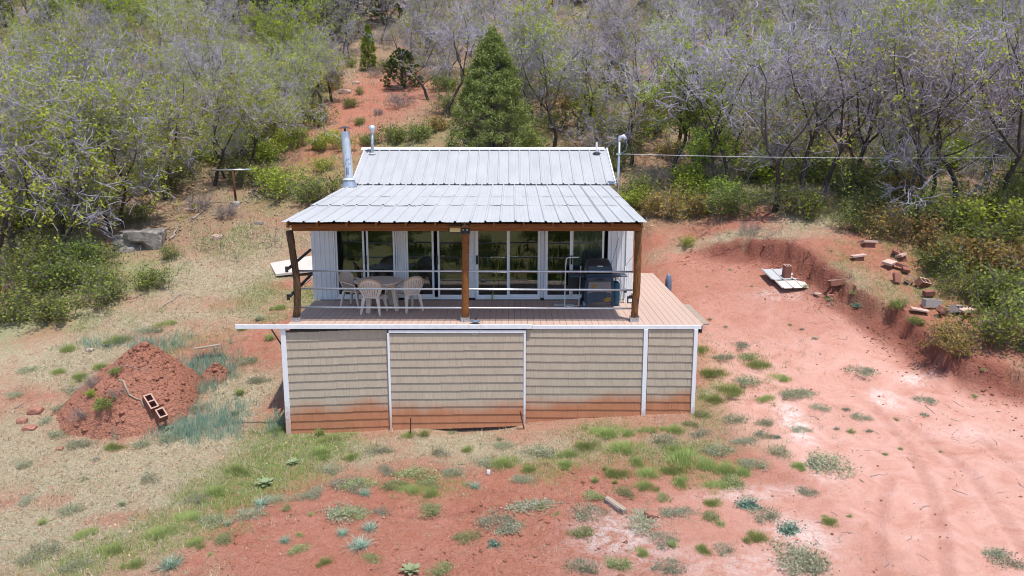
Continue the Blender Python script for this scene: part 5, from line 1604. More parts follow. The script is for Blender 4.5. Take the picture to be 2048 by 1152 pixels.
# ------------------------------------------------------------------ shrubs
SHR = [
    (30, 640, 1.5, SG, 'dense green shrub at the left edge beside the dry grass'), (110, 640, 1.2, SG, 'green shrub at the lower rim of the left thicket'),
    (190, 610, 1.3, SG, 'green shrub at the right tip of the left thicket'), (120, 580, 1.6, SG, 'tall green shrub in the middle of the left thicket'),
    (40, 590, 1.6, SG, 'green shrub deep in the left thicket at the edge'), (190, 570, 1.0, SG, 'green shrub below the oak with drooping limbs'),
    (300, 575, 1.0, SG, 'single green shrub on dry grass right of the left thicket'), (190, 530, 1.1, SG, 'shaded green shrub under the drooping oak'),
    (150, 530, 1.4, SG, 'shaded green shrub behind the left thicket'), (60, 540, 1.4, SG, 'shaded green shrub under the left edge oak'),
    (345, 520, .6, SG, 'small green shrub right of the boulder'),
    (270, 445, .9, SG, 'green shrub behind the boulder'), (575, 395, 1.35, SY, 'bright leafy shrub left of the chimney'), (618, 405, 1.3, SG, 'green shrub just left of the porch roof edge'),
    (660, 400, 1.2, SG, 'green shrub touching the chimney foot'), (548, 378, 1.0, SY, 'leafy shrub above the log steps'), (600, 290, 1.1, SG, 'round green shrub above the left slope'),
    (650, 285, .7, SY, 'small bright shrub on the red path left of the chimney cap'), (530, 325, 1.3, SY, 'leafy shrub behind the log steps'), (640, 250, 1.2, SG, 'green shrub by the striped log'),
    (560, 300, 1.2, SY, 'leafy shrub under the sandy slope oak'), (650, 345, .7, SY, 'small bright shrub halfway down the red path'), (722, 190, .5, SG, 'tiny grey green shrub on the red path'),
    (700, 215, .8, SG, 'green shrub on the left rim of the red path'), (640, 300, .9, SY, 'bright shrub where the red path bends left'), (720, 250, .6, SG, 'small green shrub low on the red path'), (770, 140, .9, SG, 'green shrub below the slender conifer'), (700, 135, .9, SG, 'green shrub left of the slender conifer'),
    (690, 300, .9, SY, 'bright shrub right behind the chimney cap'), (790, 285, 1.3, SG, 'green shrub right of the vent pipe'), (840, 280, 1.3, SG, 'green shrub above the ridge left of the juniper'),
    (735, 290, .9, SG, 'green shrub behind the vent pipe'), (870, 262, 1.1, SO, 'golden shrub above the ridge left of the juniper'), (755, 230, .6, SB, 'small bare shrub on the red path'),
    (750, 155, .9, SB, 'bare grey shrub at the top of the path'), (800, 215, 1.1, SB, 'bare purple grey shrub beside the red path'), (655, 100, .9, SB, 'bare round shrub on the upper dry slope'),
    (450, 435, 1.0, SB, 'tangle of bare grey brush left of the clothes pole'), (395, 420, 1.1, SB, 'bare grey brush behind the boulder'),
    (1270, 400, 1.2, SG, 'green shrub right of the porch roof corner'), (1300, 430, .8, SO, 'yellowish shrub right beside the roof corner'), (1345, 435, 1.2, SO, 'brown golden shrub right of the roof corner'),
    (1395, 430, 1.1, SO, 'golden shrub in front of the dark green brush'), (1440, 430, 1.3, SG, 'dark green shrub left of the nearest bank oak'), (1485, 432, 1.1, SG, 'green shrub just left of the nearest bank oak'),
    (1500, 470, .6, SB, 'small wispy shrub on the dry grass above the bank'), (1370, 495, .4, SY, 'small green shrub at the left end of the bank'),
    (1720, 440, 1.0, SG, 'green shrub above the loose bricks'), (1760, 470, 1.1, SO, 'golden shrub behind the first brick'), (1695, 465, .8, SG, 'green shrub above the red dirt shelf'),
    (1835, 492, 1.1, SO, 'golden shrub right of the brick pair'), (1890, 525, 1.3, SO, 'large golden shrub right of the brick stack'), (1900, 556, 1.1, SG, 'green shrub right of the brick stack'),
    (1930, 540, 1.4, SO, 'golden shrub in the middle of the right thicket'), (2000, 560, 1.5, SO, 'large golden shrub near the right edge'), (1915, 596, .9, SG, 'green shrub behind the grey block'),
    (1990, 612, 1.3, SG, 'green shrub right of the grey block'), (2020, 630, 1.5, SG, 'green shrub near the right edge above the bank'), (1890, 690, .7, SO, 'golden shrub on the bank below the grey block'),
    (1985, 685, 1.2, SG, 'green shrub on the bank right of the golden one'), (2030, 700, 1.3, SG, 'green shrub at the right edge on the bank'), (1915, 710, .7, SO, 'small golden shrub at the bank edge'),
    (1835, 650, .35, SG, 'small green shrub left of the grey block'), (1792, 624, .4, SG, 'small green weedbush on the bank edge'), (1900, 470, 1.3, SG, 'green shrub behind the right thicket'), (1980, 480, 1.5, SY, 'bright leafy shrub at the right edge under the pale oak'),
    (2045, 520, 1.5, SG, 'green shrub cut by the right edge'), (2075, 600, 1.6, SG, 'tall green shrub just at the right edge'), (1940, 500, 1.3, SG, 'green shrub between golden shrubs at right'), (1750, 420, .9, SG, 'green shrub under the bent oak'),
]
for u, v, s, pr, lab in SHR:
    x, y, z = G(u, v)
    put(pr, (x, y, z), None, s * .95, lab)
    taken.append((x, y))
# waist to head high scrub between the trees
n = 0
for _ in range(9000):
    if n >= 285: break
    y = 10.5 + 62 * r_.random() ** 1.0; dep = y - CAM_Y; x = r_.uniform(-1, 1) * (dep * .66 + 2); z = H1(x, y)
    u, v = project(x, y, z)
    if v > edge_line(u) - 12 or v < -40 or (1900 < u and 40 < v < 95): continue
    if any((x - a) ** 2 + (y - b) ** 2 < .9 for a, b in taken): continue
    taken.append((x, y)); n += 1
    put(ST, (x, y, z), None, r_.uniform(.8, 1.3), 'twiggy grey scrub oak %s, %s' % (row_word(v), col_word(u)), 'scrub oaks between the trees')
# undergrowth below the trees
n = 0
for _ in range(4000):
    if n >= 190: break
    u = r_.uniform(-40, 2090); v = r_.uniform(150, 470)
    e = edge_line(u)
    if u > 1230:
        if v > (445 if u < 1700 else 480) or v < 190: continue
    else:
        if v > e + 40 or v < 150: continue
        if 690 < u < 880: continue
    x, y, z = G(u, v)
    if (x > -5.5 and x < 3.6 and y < 13.5): continue
    if any((x - a) ** 2 + (y - b) ** 2 < .5 for a, b in taken): continue
    taken.append((x, y)); n += 1
    q = r_.random()
    pr, w = (SG, 'green undergrowth shrub') if q < .55 else (SY, 'bright leafy shrub') if q < .75 else (SO, 'golden brown undergrowth shrub') if q < .88 else (SB, 'bare grey undergrowth shrub')
    lab = '%s %s, %s' % (w, row_word(v), col_word(u))
    put(pr, (x, y, z), None, r_.uniform(.9, 1.6), lab, 'undergrowth shrubs below the trees')
for (u, v, s, lab) in [(400, 505, 1.0, 'thin sapling clump left of the reddish stone on the dry slope'), (440, 500, .9, 'thin sapling clump beside the reddish stone'), (478, 525, .8, 'thin sapling in dry grass below the clothes pole'),
                       (545, 490, 1.0, 'tall thin sapling left of the white board'), (335, 575, .9, 'thin dark sapling by the lone green shrub'), (505, 480, .8, 'thin sapling behind the white board')]:
    x, y, z = G(u, v); put(SP, (x, y, z), None, s, lab)

# ------------------------------------------------------------------ weeds in the yard: (u, v, width in photo px, prototype, label)
def zone(u, v):
    a = 'beside the driveway' if u > 1440 else 'before the right skirting' if u > 1060 else 'before the framed panel' if u > 770 else 'before the left skirting' if u > 480 else 'on the left slope'
    b = 'at bottom edge' if v > 1080 else 'on bare earth' if v > 960 else 'near the cabin'
    return '%s, %s' % (b, a)
WEEDS = [(690, 1025, 80, WD[0]), (700, 1030, 60, WD[1]), (770, 1022, 45, WD[0]), (855, 990, 55, TG), (860, 1020, 55, WD[1]), (575, 1018, 30, WD[2]), (620, 1030, 20, WD[2]), (740, 1060, 45, TB), (685, 1070, 35, TB),
         (720, 1095, 60, TB), (745, 1118, 42, WD[2]), (600, 1100, 40, WD[2]), (570, 1085, 30, TB), (650, 1125, 35, TG), (600, 1072, 22, WD[2]), (450, 1080, 45, WD[2]), (420, 1110, 20, WD[2]), (1000, 1045, 80, WD[0]), (1030, 1060, 60, WD[0]),
         (940, 1075, 55, WD[1]), (990, 1090, 42, WT[0]), (885, 1140, 55, WD[1]), (1075, 1018, 90, WD[0]), (1085, 1015, 30, WD[2]), (1180, 1025, 70, WD[0]), (1165, 1065, 50, WD[1]), (1115, 1030, 20, WD[2]), (1300, 1040, 90, WD[0]), (1360, 1030, 70, WD[0]),
         (1330, 1080, 60, WD[0]), (1345, 1095, 25, TG), (1420, 1005, 45, TG), (1425, 1035, 45, WD[2]), (1325, 995, 35, WD[1]), (1190, 995, 40, WD[2]), (1250, 985, 45, WD[2]), (1495, 1010, 65, WT[0]), (1530, 1030, 60, WD[0]), (1575, 1060, 65, WT[0]),
         (1512, 1075, 55, TG), (1410, 1100, 40, TG), (1450, 1100, 45, WD[0]), (1615, 985, 38, WD[0]), (1600, 1110, 120, TS), (1610, 1130, 90, WD[0]), (1660, 1045, 40, TG), (1660, 925, 100, TS), (1640, 930, 60, WD[0]), (1595, 935, 35, TG), (1510, 930, 55, TS),
         (1470, 965, 65, WD[1]), (1440, 975, 50, TG), (1280, 1110, 40, TG), (1240, 1130, 55, WD[1]), (1165, 1135, 60, TS), (1340, 1135, 60, WD[0]), (2010, 1118, 70, WD[0]), (1990, 1108, 40, WD[0]), (1440, 1050, 30, WD[2]), (1700, 1035, 18, WD[2]),
         (1555, 875, 20, WT[0]), (1690, 820, 30, WD[0]), (1720, 835, 40, WD[0]), (1640, 815, 40, WD[0]), (1700, 865, 28, WD[2]), (1740, 865, 28, WD[0]), (1580, 790, 50, TS), (1540, 800, 40, TG), (1420, 745, 60, TG), (1430, 800, 50, TG), (1405, 830, 40, WD[1]),
         (1470, 840, 50, TS), (1380, 850, 35, WD[1]), (1215, 868, 60, TG), (1250, 870, 45, TG), (905, 868, 32, WD[1]), (1000, 880, 25, WD[1]), (935, 970, 28, WD[1]), (950, 975, 30, TB), (1060, 940, 40, TG), (1140, 910, 45, TG), (1130, 930, 40, TG), (1210, 940, 18, TG), (1190, 965, 25, TG), (1230, 968, 18, TG),
         (1300, 950, 60, TG), (1340, 940, 60, TG), (1400, 930, 70, TG), (1450, 940, 70, TG), (1350, 900, 45, TG), (1280, 925, 45, TG), (730, 990, 35, TB), (720, 970, 60, WD[1]), (820, 985, 60, TG), (790, 975, 60, WD[1]), (860, 970, 45, WD[1]), (640, 870, 30, TG), (665, 880, 40, TG), (820, 872, 35, TG), (850, 872, 30, TG),
         (590, 850, 40, TG), (560, 860, 40, TG), (700, 575, 20, TG), (560, 1002, 45, TS), (610, 995, 40, TS), (525, 1010, 45, TB), (340, 1135, 60, TB), (350, 1125, 45, TS), (100, 1100, 60, TS), (85, 1050, 25, TG), (170, 960, 25, WD[1]), (245, 1010, 30, TS), (470, 830, 30, TS), (455, 1050, 30, TS),
         (180, 765, 55, TG), (160, 755, 40, TG), (1610, 558 + 20, 18, TG), (1460, 540, 12, WD[2]), (1413, 574, 10, WD[2]), (1503, 573, 10, WD[2]), (1660, 600, 25, WD[1]), (1705, 595, 20, WD[2]), (1712, 612, 34, WT[0]), (1650, 596, 12, WD[2]), (1655, 612, 14, WD[0]), (1605, 660, 20, WD[0]), (1630, 678, 20, WD[0]), (1580, 650, 14, WD[2]),
         (1965, 745, 16, WD[2]), (1720, 742, 60, WD[0]), (1850, 800, 40, WD[0]), (1950, 795, 20, WD[2]), (1675, 860, 24, WD[0]), (1770, 910, 18, WD[2]), (1800, 900, 16, WD[2]), (1880, 905, 16, WD[2]), (1850, 830, 30, WD[0]), (1790, 840, 20, WD[2]), (1420, 640, 14, WD[2]), (1450, 655, 18, WD[0]), (1478, 690, 40, WD[0]), (1500, 715, 50, WD[1])]
WEEDS += [(120, 868, 45, TS), (165, 888, 50, TS), (230, 893, 45, TG), (290, 888, 45, TS), (345, 872, 50, TS), (130, 815, 40, TS), (150, 780, 40, TS), (205, 735, 40, TG), (395, 815, 45, TS), (100, 840, 35, WD[0]),
          (1080, 905, 60, TS), (1170, 890, 70, TG), (1250, 900, 80, TG), (1330, 880, 60, TS), (1380, 915, 90, TG), (1440, 900, 60, TS), (1480, 945, 50, TG), (1230, 945, 60, TG), (1290, 975, 50, TG), (1370, 965, 50, TG), (1010, 930, 60, TG), (1050, 960, 45, TS), (970, 925, 50, TS),
          (1530, 870, 45, WD[0]), (1560, 905, 50, TS), (1600, 860, 35, WD[0]), (1490, 880, 45, WD[0]), (1460, 780, 70, TG), (1520, 730, 60, TG), (1490, 760, 60, TS), (1560, 760, 50, TG), (1600, 785, 50, TS), (1410, 700, 40, TG), (1450, 715, 40, TS), (1530, 845, 40, TS), (1410, 870, 45, WD[0]), (1350, 860, 50, TG), (1300, 865, 45, TG),
          (760, 900, 50, TS), (700, 915, 45, TG), (640, 905, 60, TG), (660, 940, 50, TS), (780, 940, 45, WD[0]), (700, 970, 70, WD[0]), (640, 985, 50, WD[0]), (880, 905, 40, TS), (930, 900, 35, TG), (1010, 890, 40, TS), (840, 950, 80, WD[1]), (910, 945, 45, TS),
          (480, 940, 60, TG), (430, 985, 50, TG), (380, 1040, 60, TG), (320, 1070, 60, TG), (230, 1100, 60, TG), (160, 1130, 60, TS), (400, 1000, 50, TS), (500, 1030, 60, TS), (430, 1040, 60, TS), (300, 960, 40, TS), (150, 1020, 50, TS), (60, 1000, 40, WD[0]), (50, 930, 35, TS), (190, 920, 30, WD[0]),
          (390, 1090, 45, TG), (180, 1070, 50, TG), (60, 1120, 50, TS), (270, 1130, 45, TG), (130, 700, 50, TG), (240, 680, 60, TG), (300, 660, 50, TS), (340, 650, 45, TG), (480, 660, 35, TG), (520, 640, 30, TS), (560, 615, 35, TG), (500, 720, 40, TS), (520, 760, 40, TS), (480, 790, 30, TG), (540, 680, 30, TG), (60, 740, 40, TS), (30, 790, 35, TS), (120, 745, 35, TG)]
SIZE = {id(WD[0]): .9, id(WD[1]): .72, id(WD[2]): .6, id(WT[0]): .7, id(TG): .42, id(TB): .46, id(TS): .42}
WORD = {id(WD[0]): 'low grey green spreading weed', id(WD[1]): 'low green weed', id(WD[2]): 'small bright green weed', id(WT[0]): 'teal round leafed weed', id(TG): 'green grass tuft', id(TB): 'spiky blue green grass tuft', id(TS): 'grey green grass clump'}
for u, v, w, pr in WEEDS:
    x, y, z = G(u, min(v, 1149))
    d = depth(x, y, z)
    lab = '%s %s' % (WORD[id(pr)], zone(u, v))
    if w >= 34 and pr not in (TB, WT[0]) :
        P2 = PG if pr is TG else PS if pr is TS else PO if pr is WD[0] else PW
        s = w * d / FPX / .85 * 1.2
        lab = '%s %s' % ({'grass_patch': 'green grass patch', 'sage_patch': 'grey green grass patch', 'weed_patch': 'green weed patch', 'grey_weed_patch': 'greyish weed patch'}[P2[0].name.split('.')[0]], zone(u, v))
        put(P2, (x, y, z), None, (s, s * .8, min(s * .8 + .3, 1.1)), lab, 'weeds and tufts in the yard')
        continue
    s = w * d / FPX / SIZE[id(pr)] * 1.15
    hz = min(1.0, .75 / s + .35) if s > 1.3 else 1.0
    put(pr, (x, y, z), None, (s, s, s * hz), lab, 'weeds and tufts in the yard')
for u, v, s, lab in [(530, 970, .9, 'large pale mullein rosette left of the bare earth'), (588, 928, .65, 'mullein rosette in the green grass'), (822, 1146, .8, 'mullein plant at the bottom edge'), (340, 835 + 23, .55, 'small green rosette at the foot of the big heap')]:
    x, y, z = G(u, v); put(MU, (x, y, z), None, s, lab)
# things growing out of the heap
for u, v, s, pr, lab in [(205, 815, .42, SG[1], 'green shrub growing low on the front of the big heap'), (232, 745, .26, SG[1], 'small green shrub near the crest of the big heap'), (235, 790, .28, SB[0], 'small bare shrub in the middle of the big heap'),
                         (182, 790, .2, SY[0], 'tiny green sprig on the left flank of the big heap'), (185, 775, .5, SB[1], 'bundle of bare roots spilling down the left flank of the heap'), (160, 835, .42, SB[1], 'dry roots at the foot of the heap on the left')]:
    x, y, z = on_heap(u, v); put(pr, (x, y, z - .03), None, s, lab)

# ------------------------------------------------------------------ stones, blocks, logs
def rock_mesh(seed, sx, sy, sz, sub=3, rough=.25, flat=0):
    bm = bmesh.new(); bmesh.ops.create_icosphere(bm, subdivisions=sub, radius=1)
    rr = random.Random(seed); o = rr.uniform(0, 50)
    from mathutils import noise as mn
    for v in bm.verts:
        n = mn.noise(v.co * 1.3 + Vector((o, o, o))) + .5 * mn.noise(v.co * 3.1 + Vector((o, 0, o)))
        c = v.co * (1 + rough * n)
        c = Vector((max(-.78, min(.78, c.x)), max(-.8, min(.8, c.y)), max(-.7, min(.66, c.z))))
        v.co = Vector((c.x * sx, c.y * sy, c.z * sz))
    me = bpy.data.meshes.new('rock'); bm.to_mesh(me); bm.free(); return me
def rock(name, u, v, size, m, label, cat='rock', seed=0, lift=.3, rz=0, hf=None):
    x, y, z = G(u, v)
    o = link(name, rock_mesh(seed, *size), m, loc=(x, y, z + size[2] * lift)); o.rotation_euler.z = rz
    return tag(o, label, cat)
rock('boulder', 282, 492, (1.05, .7, .6, 4, .7), 'boulder', 'large flat topped grey boulder under the left oaks', seed=3, rz=.2)
rock('striped_rock', 632, 238, (.75, .5, .35), 'boulder', 'long grey striped rock beside the red path', seed=9, rz=-.5)
rock('stone', 1304, 1034, (.17, .12, .09), 'red_stone', 'red brown stone between weeds right of the short timber', seed=5)
rock('stone', 434, 478, (.28, .2, .16), 'pale_stone', 'pinkish stone on the dry slope below the clothes pole', seed=6)
rock('stone', 62 + 10, 825, (.22, .16, .13), 'red_stone', 'red stone left of the big heap', seed=7)
rock('stone', 45, 845, (.16, .12, .1), 'red_stone', 'small red stone further left of the big heap', seed=8)
rock('stone', 120, 900, (.1, .08, .06), 'red_stone', 'small red stone below the heap at left', seed=18)
rock('stone', 60, 858, (.2, .14, .08), 'red_stone', 'low red lump at the left foot of the big heap', seed=19)
rock('stone', 980 - 3, 951, (.045, .03, .07), 'white_mark', 'tiny upright white stone in front of the framed panel', seed=11, lift=.8)
rock('stone', 797, 178, (.5, .3, .18), 'pale_stone', 'pale flat stone on the red path right side', seed=12)
rock('stone', 690, 186, (.5, .3, .2), 'pale_stone', 'pale flat stone at the left of the red path', seed=13)
rock('stone', 712, 168, (.3, .2, .16), 'pale_stone', 'small pale stone in the red path', seed=14)
rock('stone', 752, 25, (.9, .5, .4), 'boulder', 'grey stone under the small dark juniper at the top', seed=15)
rock('stone', 518, 448, (.2, .14, .1), 'boulder', 'small grey stone above the sapling on the dry slope', seed=16)
rock('stone', 420, 322, (.3, .2, .2), 'red_stone', 'red stone behind the oak left of the clothes pole', seed=17)
rock('stone', 180, 702, (.12, .09, .07), 'pale_stone', 'small pale pink stone behind the heap', seed=20)
rock('stone', 1635, 590, (.13, .09, .05), 'pale_stone', 'pale flat stone right of the corrugated sheet', seed=21)
rock('stone', 1660, 592, (.12, .08, .05), 'red_stone', 'reddish flat stone right of the pale one by the sheet', seed=22)

def block(u, v, dims, m, label, rot=(0, 0, 0), holes=2, up=0, m2=None, loc=None, name='cinder_block', cat='block'):
    """hollow block lying with its cores opening on the +z face"""
    x, y, z = loc if loc else G(u, v)
    L, Wd, Hh = dims; w = .032
    t = thing(name, label, cat, (x, y, z + up)); t.rotation_euler = rot
    mb = MB()
    mb.box(-L / 2, L / 2, -Wd / 2, -Wd / 2 + w, 0, Hh).box(-L / 2, L / 2, Wd / 2 - w, Wd / 2, 0, Hh)
    for k in range(holes + 1):
        c = -L / 2 + w / 2 + (L - w) * k / holes
        mb.box(c - w / 2, c + w / 2, -Wd / 2 + w, Wd / 2 - w, 0, Hh)
    mb.build('shell', m2 or m, t)
    mb = MB()
    e = .003
    mb.box(-L / 2, L / 2, -Wd / 2, -Wd / 2 + w, Hh, Hh + e).box(-L / 2, L / 2, Wd / 2 - w, Wd / 2, Hh, Hh + e)
    for k in range(holes + 1):
        c = -L / 2 + w / 2 + (L - w) * k / holes
        mb.box(c - w / 2, c + w / 2, -Wd / 2 + w, Wd / 2 - w, Hh, Hh + e)
    mb.build('core_face', m, t)
    return t
hx, hy, hz = on_heap(306, 812)
block(0, 0, (.42, .2, .2), 'cinder_block', 'cinder block with two cores leaning on the right side of the big heap', rot=(R(10), R(38), R(-38)), m2='block_side', loc=(hx - .05, hy, hz + .02))
hx, hy, hz = on_heap(318, 830)
block(0, 0, (.26, .2, .2), 'cinder_block', 'broken half block below the leaning cinder block on the heap', rot=(R(10), R(38), R(-38)), holes=1, m2='block_side', loc=(hx + .08, hy - .05, hz - .05))
# corrugated sheets
sx0, sy0, sz0 = G(1574, 562)
sh = thing('corrugated_sheet', 'two overlapping white metal sheets lying on the red dirt pad', 'metal sheet', (sx0, sy0, sz0), R(8))
def flat_sheet(name, x0, x1, y0, y1, z, m, ribs=4):
    V = []; xs = []
    for k in range(ribs):
        c = x0 + (x1 - x0) * k / (ribs - 1)
        for dx, h in ((-.03, 0), (-.012, .03), (.012, .03), (.03, 0)): xs.append((c + dx, h))
    for yy in (y0, y1): V += [(a, yy, z + h + .26 * yy) for a, h in xs]
    n = len(xs); me = bpy.data.meshes.new(name); me.from_pydata(V, [], [(i, i + 1, n + i + 1, n + i) for i in range(n - 1)])
    o = link(name, me, m, sh); s = o.modifiers.new('s', 'SOLIDIFY'); s.thickness = .006
    return o
flat_sheet('lower_sheet', -.42, .52, -.62, .15, .06, 'board_white')
flat_sheet('upper_sheet', -.52, .42, -.12, .62, .10, 'roof_grey')
block(0, 0, (.2, .2, .38), 'cinder_block', 'upright cinder block weighing down the corrugated sheet', rot=(R(8), 0, R(8)), loc=(sx0 - .02, sy0 + .05, sz0 + .1), m2='block_side')
BL = [(1672, 572, (.42, .2, .16), (R(-6), R(-6), R(12)), 1, 'cinder_block', 'hollow block in weeds right of the corrugated sheet'),
      (1862, 616, (.44, .22, .2), (0, R(4), R(3)), 1, 'grey_block', 'grey hollow block at the edge of the bank'),
      (1905, 622, (.4, .2, .2), (R(70), R(10), R(35)), 1, 'grey_block', 'pale hollow block fallen on its side right of the grey block'),
      (1815, 565, (.42, .2, .2), (R(80), R(-60), R(-20)), 1, 'cinder_block', 'reddish hollow block tipped on end by the brick stack'),
      (1840, 572, (.42, .2, .2), (R(40), R(14), R(30)), 1, 'cinder_block', 'tilted reddish hollow block half hidden in the shrubs')]
for u, v, dm, rt, k, m, lab in BL:
    block(u, v, dm, m, lab, rot=rt, m2='block_side' if m == 'cinder_block' else 'grey_block', up=.02)
PV = [(1738, 494, (.42, .26, .07), (R(-6), R(3), R(-4)), .12, 'flat paver propped on a low block, topmost on the bank'),
      (1716, 520, (.42, .2, .06), (R(0), R(-6), R(6)), .10, 'flat paver lying in grass at the left of the brick pile'),
      (1790, 512, (.2, .34, .09), (R(10), R(25), R(-25)), .10, 'tilted red block above the brick pile'),
      (1802, 520, (.2, .32, .08), (R(-15), R(-20), R(15)), .1, 'tilted red block right above the brick pile'),
      (1778, 536, (.3, .3, .08), (R(8), R(-10), R(30)), .12, 'square pinkish paver on the left of the brick pile'),
      (1800, 540, (.34, .16, .09), (R(0), R(16), R(-25)), .1, 'red brick block in the middle of the brick pile'),
      (1810, 547, (.2, .2, .1), (R(20), R(10), R(-10)), .06, 'broken red brick at the right of the brick pile'),
      (1790, 566, (.18, .3, .1), (R(60), R(10), R(10)), .1, 'upright pale red slab below the brick pile'),
      (1838, 628, (.44, .22, .05), (R(2), R(8), R(-14)), .08, 'flat pale slab in front of the grey hollow block'),
      (1880, 634, (.3, .2, .16), (R(20), R(30), R(40)), .08, 'brown tilted block right of the flat pale slab'),
      (1932, 634, (.34, .24, .06), (R(6), R(-6), R(20)), .16, 'orange pink slab in the green shrubs right of the blocks'),
      (1856, 595, (.3, .16, .14), (R(10), 0, R(10)), .05, 'dark red brick behind the grey hollow block')]
for u, v, (a, b, c), rt, up, lab in PV:
    x, y, z = G(u, v)
    o = MB().box(-a / 2, a / 2, -b / 2, b / 2, 0, c).build('paver', 'paver' if c < .085 else 'block_side', None, bevel=.008, loc=(x, y, z + up))
    o.rotation_euler = rt; tag(o, lab, 'paver')
    if up > .09 and c < .085:
        q = MB().box(-a * .35, a * .35, -b * .3, b * .3, -.2, -.012).build('support_brick', 'block_side', o)
# white board beside the house
c4 = [tuple(Vector(G(u_, v_)) + Vector((0, 0, dz_))) for u_, v_, dz_ in ((540, 529, .04), (640, 512, .06), (640, 552, .22), (552, 556, .12))]
wb = thing('white_platform', 'pale board platform with open gap beneath, on the slope behind the left porch post', 'board', c4[3])
mb = MB(); o_ = Vector(c4[3])
vs = [Vector(c) - o_ for c in c4]
mb.v += [tuple(v) for v in vs] + [tuple(v - Vector((0, 0, .07))) for v in vs]
mb.f += [(0, 1, 2, 3), (7, 6, 5, 4), (0, 4, 5, 1), (1, 5, 6, 2), (2, 6, 7, 3), (3, 7, 4, 0)]
mb.build('board', 'board_white', wb)
for t in (.25, .9):
    q = vs[3].lerp(vs[2], t); q2 = vs[0].lerp(vs[1], t)
    w_ = MB().box(-.06, .06, 0, .1, -.3, 0); w_.build('support', 'deck_dark', wb, loc=(q.x, q.y + .08, q.z - .07))
    w_ = MB().box(-.06, .06, 0, .1, -.2, 0); w_.build('support', 'deck_dark', wb, loc=(q2.x, q2.y - .12, q2.z - .07))
# clothes pole
x, y, z = G(473, 412)
d = depth(x, y, z)
cpole = thing('clothes_pole', 'rusty clothes line pole with grey cross bar in front of the left oaks', 'pole', (x, y, z))
hh = 70 * d / FPX
MB().tube([(0, 0, -.1), (-.06, 0, hh)], .05, 10).build('pole', 'rusty_steel', cpole, smooth=True)
MB().tube([(-.06 - 42 * d / FPX, 0, hh + .02), (-.06 + 37 * d / FPX, 0, hh + .04)], .035, 8).build('cross_bar', 'galvanised', cpole, smooth=True)
MB().lathe([(.14, -.1), (.15, .12), (.11, .2), (.0, .21)], 12).build('footing', 'concrete', cpole)
# sticks, logs
def stick(u0, v0, u1, v1, rad, label, m='dead_stick', bend=.1, cat='stick', name='branch', heapy=False):
    a = Vector(on_heap(u0, v0) if heapy else G(u0, v0)); b = Vector(on_heap(u1, v1) if heapy else G(u1, v1))
    r2 = random.Random(int(u0 * 7 + v0)); n = 7; pts = []
    for i in range(n):
        t = i / (n - 1); p = a.lerp(b, t)
        q = Vector((r2.uniform(-1, 1), r2.uniform(-1, 1), 0)) * bend * (b - a).length * (0 < i < n - 1) * .5
        p = p + q
        zz = H1(p.x, p.y)
        if heapy: zz = heap_z(p.x, p.y, zz)
        p.z = zz + rad * .8
        pts.append(p)
    o = MB().tube(pts, [rad * (1 - .5 * i / (n - 1)) for i in range(n)], 7).build(name, m, None, smooth=True)
    return tag(o, label, cat)
for s in [(238, 762, 290, 818, .03, 'thick pale stick running down the heap to the cinder block', 'weathered_wood', .08, 'stick', 'branch', True),
          (170, 770, 110, 800, .012, 'thin root on the left flank of the heap', 'dead_stick', .2, 'stick', 'branch', True),
          (215, 745, 300, 735, .012, 'thin dry stem across the crest of the heap', 'dead_stick', .2, 'stick', 'branch', True)]:
    stick(*s)
for s in [(362, 590, 325, 615, .025, 'bare brown branch on the dry slope'), (305, 575, 250, 585, .015, 'small twig on the dry slope by the lone shrub'),
          (497, 388, 520, 372, .05, 'grey log piece on the leafy slope right of the clothes pole'), (520, 400, 508, 388, .05, 'short grey log below the other at the clothes pole'), (515, 362, 535, 366, .06, 'grey log lying above the log piece right of the clothes pole'),
          (510, 372, 538, 378, .05, 'lower grey log of the pair right of the clothes pole'), (490, 410, 515, 375, .03, 'long crooked dead branch right of the clothes pole'), (385, 440, 425, 410, .04, 'dead limb on the ground left of the clothes pole'),
          (340, 480, 355, 455, .05, 'broken grey limb right of the boulder'), (1840, 1020, 1860, 1020 - 6, .012, 'short dark twig on the driveway'), (1740, 955, 1775, 950, .01, 'thin twig pair on the driveway'), (1905, 980, 1935, 992, .008, 'thin dark twig on the right of the driveway'),
          (1850, 812, 1870, 828, .01, 'dark curved twig on the upper driveway'), (1720, 960, 1727, 966, .012, 'short black twig on the driveway'), (1350, 1130, 1300, 1125, .008, 'thin twig at the bottom edge'),
          (1170, 1001, 1215, 994, .008, 'thin dark stick beside the timber'), (1130, 1085, 1115, 1090, .008, 'tiny twig on the bare earth'), (1930, 660, 1900, 610, .018, 'pale curved branch in the green shrubs right of the blocks'), (600, 575, 622, 560, .03, 'pale stick beside the cabin wall at left'),
          (20, 790, 45, 775, .012, 'thin grey stick in dry grass far left'), (30, 818, 48, 808, .02, 'short pale stick left of the heap')]:
    stick(*s)
a = Vector(G(1212, 1004)); b = Vector(G(1250, 1030))
tm = thing('timber', 'short weathered timber lying on pale dust in front of the right skirting', 'timber', (a + b) / 2)
dv = (b - a); ang = math.atan2(dv.y, dv.x); L = dv.length
bl_ = MB().box(-L / 2, L / 2, -.055, .055, 0, .10).build('beam', 'weathered_wood', tm, bevel=.01); tm.rotation_euler = (0, math.atan2(-(b.z - a.z), L) , ang)
MB().box(-L / 2 + .05, L / 2 - .1, -.075, -.057, .02, .085).build('split', 'dead_stick', tm)
a = Vector(G(384, 722)); b = Vector(G(452, 712))
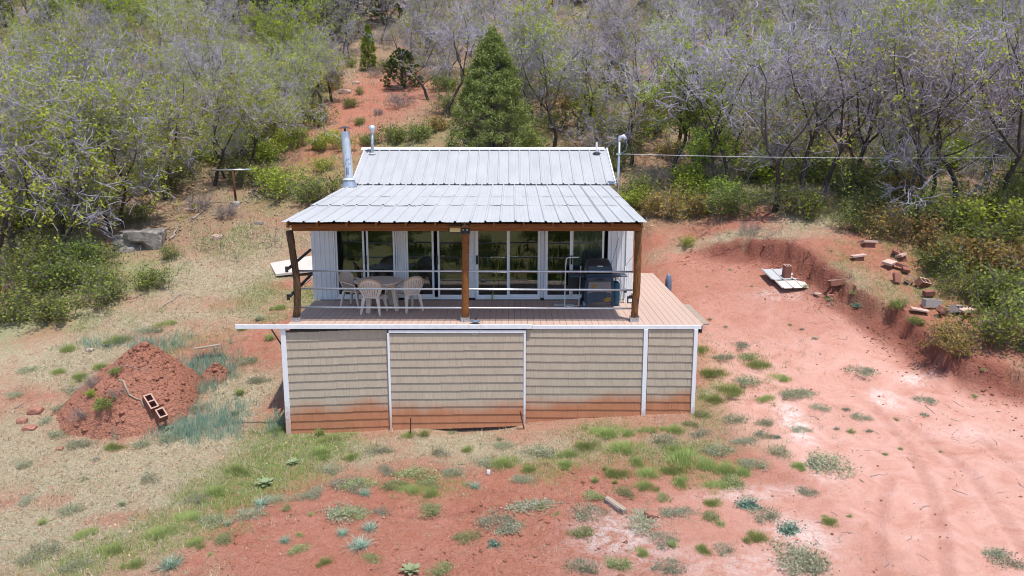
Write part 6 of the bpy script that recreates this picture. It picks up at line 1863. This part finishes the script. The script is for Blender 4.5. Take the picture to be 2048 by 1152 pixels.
o = MB().box(-.36, .36, -.07, .07, 0, .03).build('plank', 'weathered_wood', None, loc=tuple((a + b) / 2 + Vector((0, 0, .32)))); o.rotation_euler = (0, R(-8), R(6)); tag(o, 'pale plank lying over the small mound in blue grass', 'plank')
# steel stakes in front of the skirting
for u, v0, v1, du, lab in [(821, 836, 872, 0, 'rusty steel stake standing left in front of the framed panel'), (1050, 822, 860, -8, 'rusty steel stake leaning at the right end of the framed panel')]:
    x, y, z = G(u, v1 - 2); y = min(y, -.14)
    zt = zv(v0, y)
    zb = H1(x, y)
    x1 = P(u + du, v0, y)[0]
    o = MB().box(-.012, .012, -.025, .025, 0, zt - zb + .1).build('stake', 'rusty_steel', None, loc=(x, y, zb - .1)); o.rotation_euler = (0, math.atan2(x1 - x, zt - zb), 0)
    tag(o, lab, 'stake')
# drop the unplaced originals
for p in BARE + HALF + LUSH + OLIV + JUN + SG + SY + SO + SB + ST + SP + WD + WT + PG + PS + PW + PO + [TG, TB, TS, MU]:
    for c in list(p.children): bpy.data.objects.remove(c)
    bpy.data.objects.remove(p)

# give look-alikes that share a description their place in the row
by = {}
for o in C.objects:
    if o.parent is None and 'label' in o.keys() and 'category' in o.keys():
        by.setdefault(o['label'], []).append(o)
_o = ['first', 'second', 'third', 'fourth', 'fifth', 'sixth', 'seventh', 'eighth', 'ninth', 'tenth', 'eleventh', 'twelfth', 'thirteenth', 'fourteenth', 'fifteenth', 'sixteenth', 'seventeenth', 'eighteenth', 'nineteenth']
NUM = _o + ['twentieth'] + ['twenty-' + w for w in _o[:9]] + ['thirtieth'] + ['thirty-' + w for w in _o[:9]]
for lab, os_ in by.items():
    if len(os_) < 2: continue
    os_.sort(key=lambda o: project(*o.location)[0])
    n = len(os_)
    for i, o in enumerate(os_):
        w = ('left', 'right')[i] if n == 2 else ('leftmost', 'middle', 'rightmost')[i] if n == 3 else ('leftmost' if i == 0 else 'rightmost' if i == n - 1 else NUM[i] + ' from left')
        o['label'] = '%s: %s' % (lab, w)
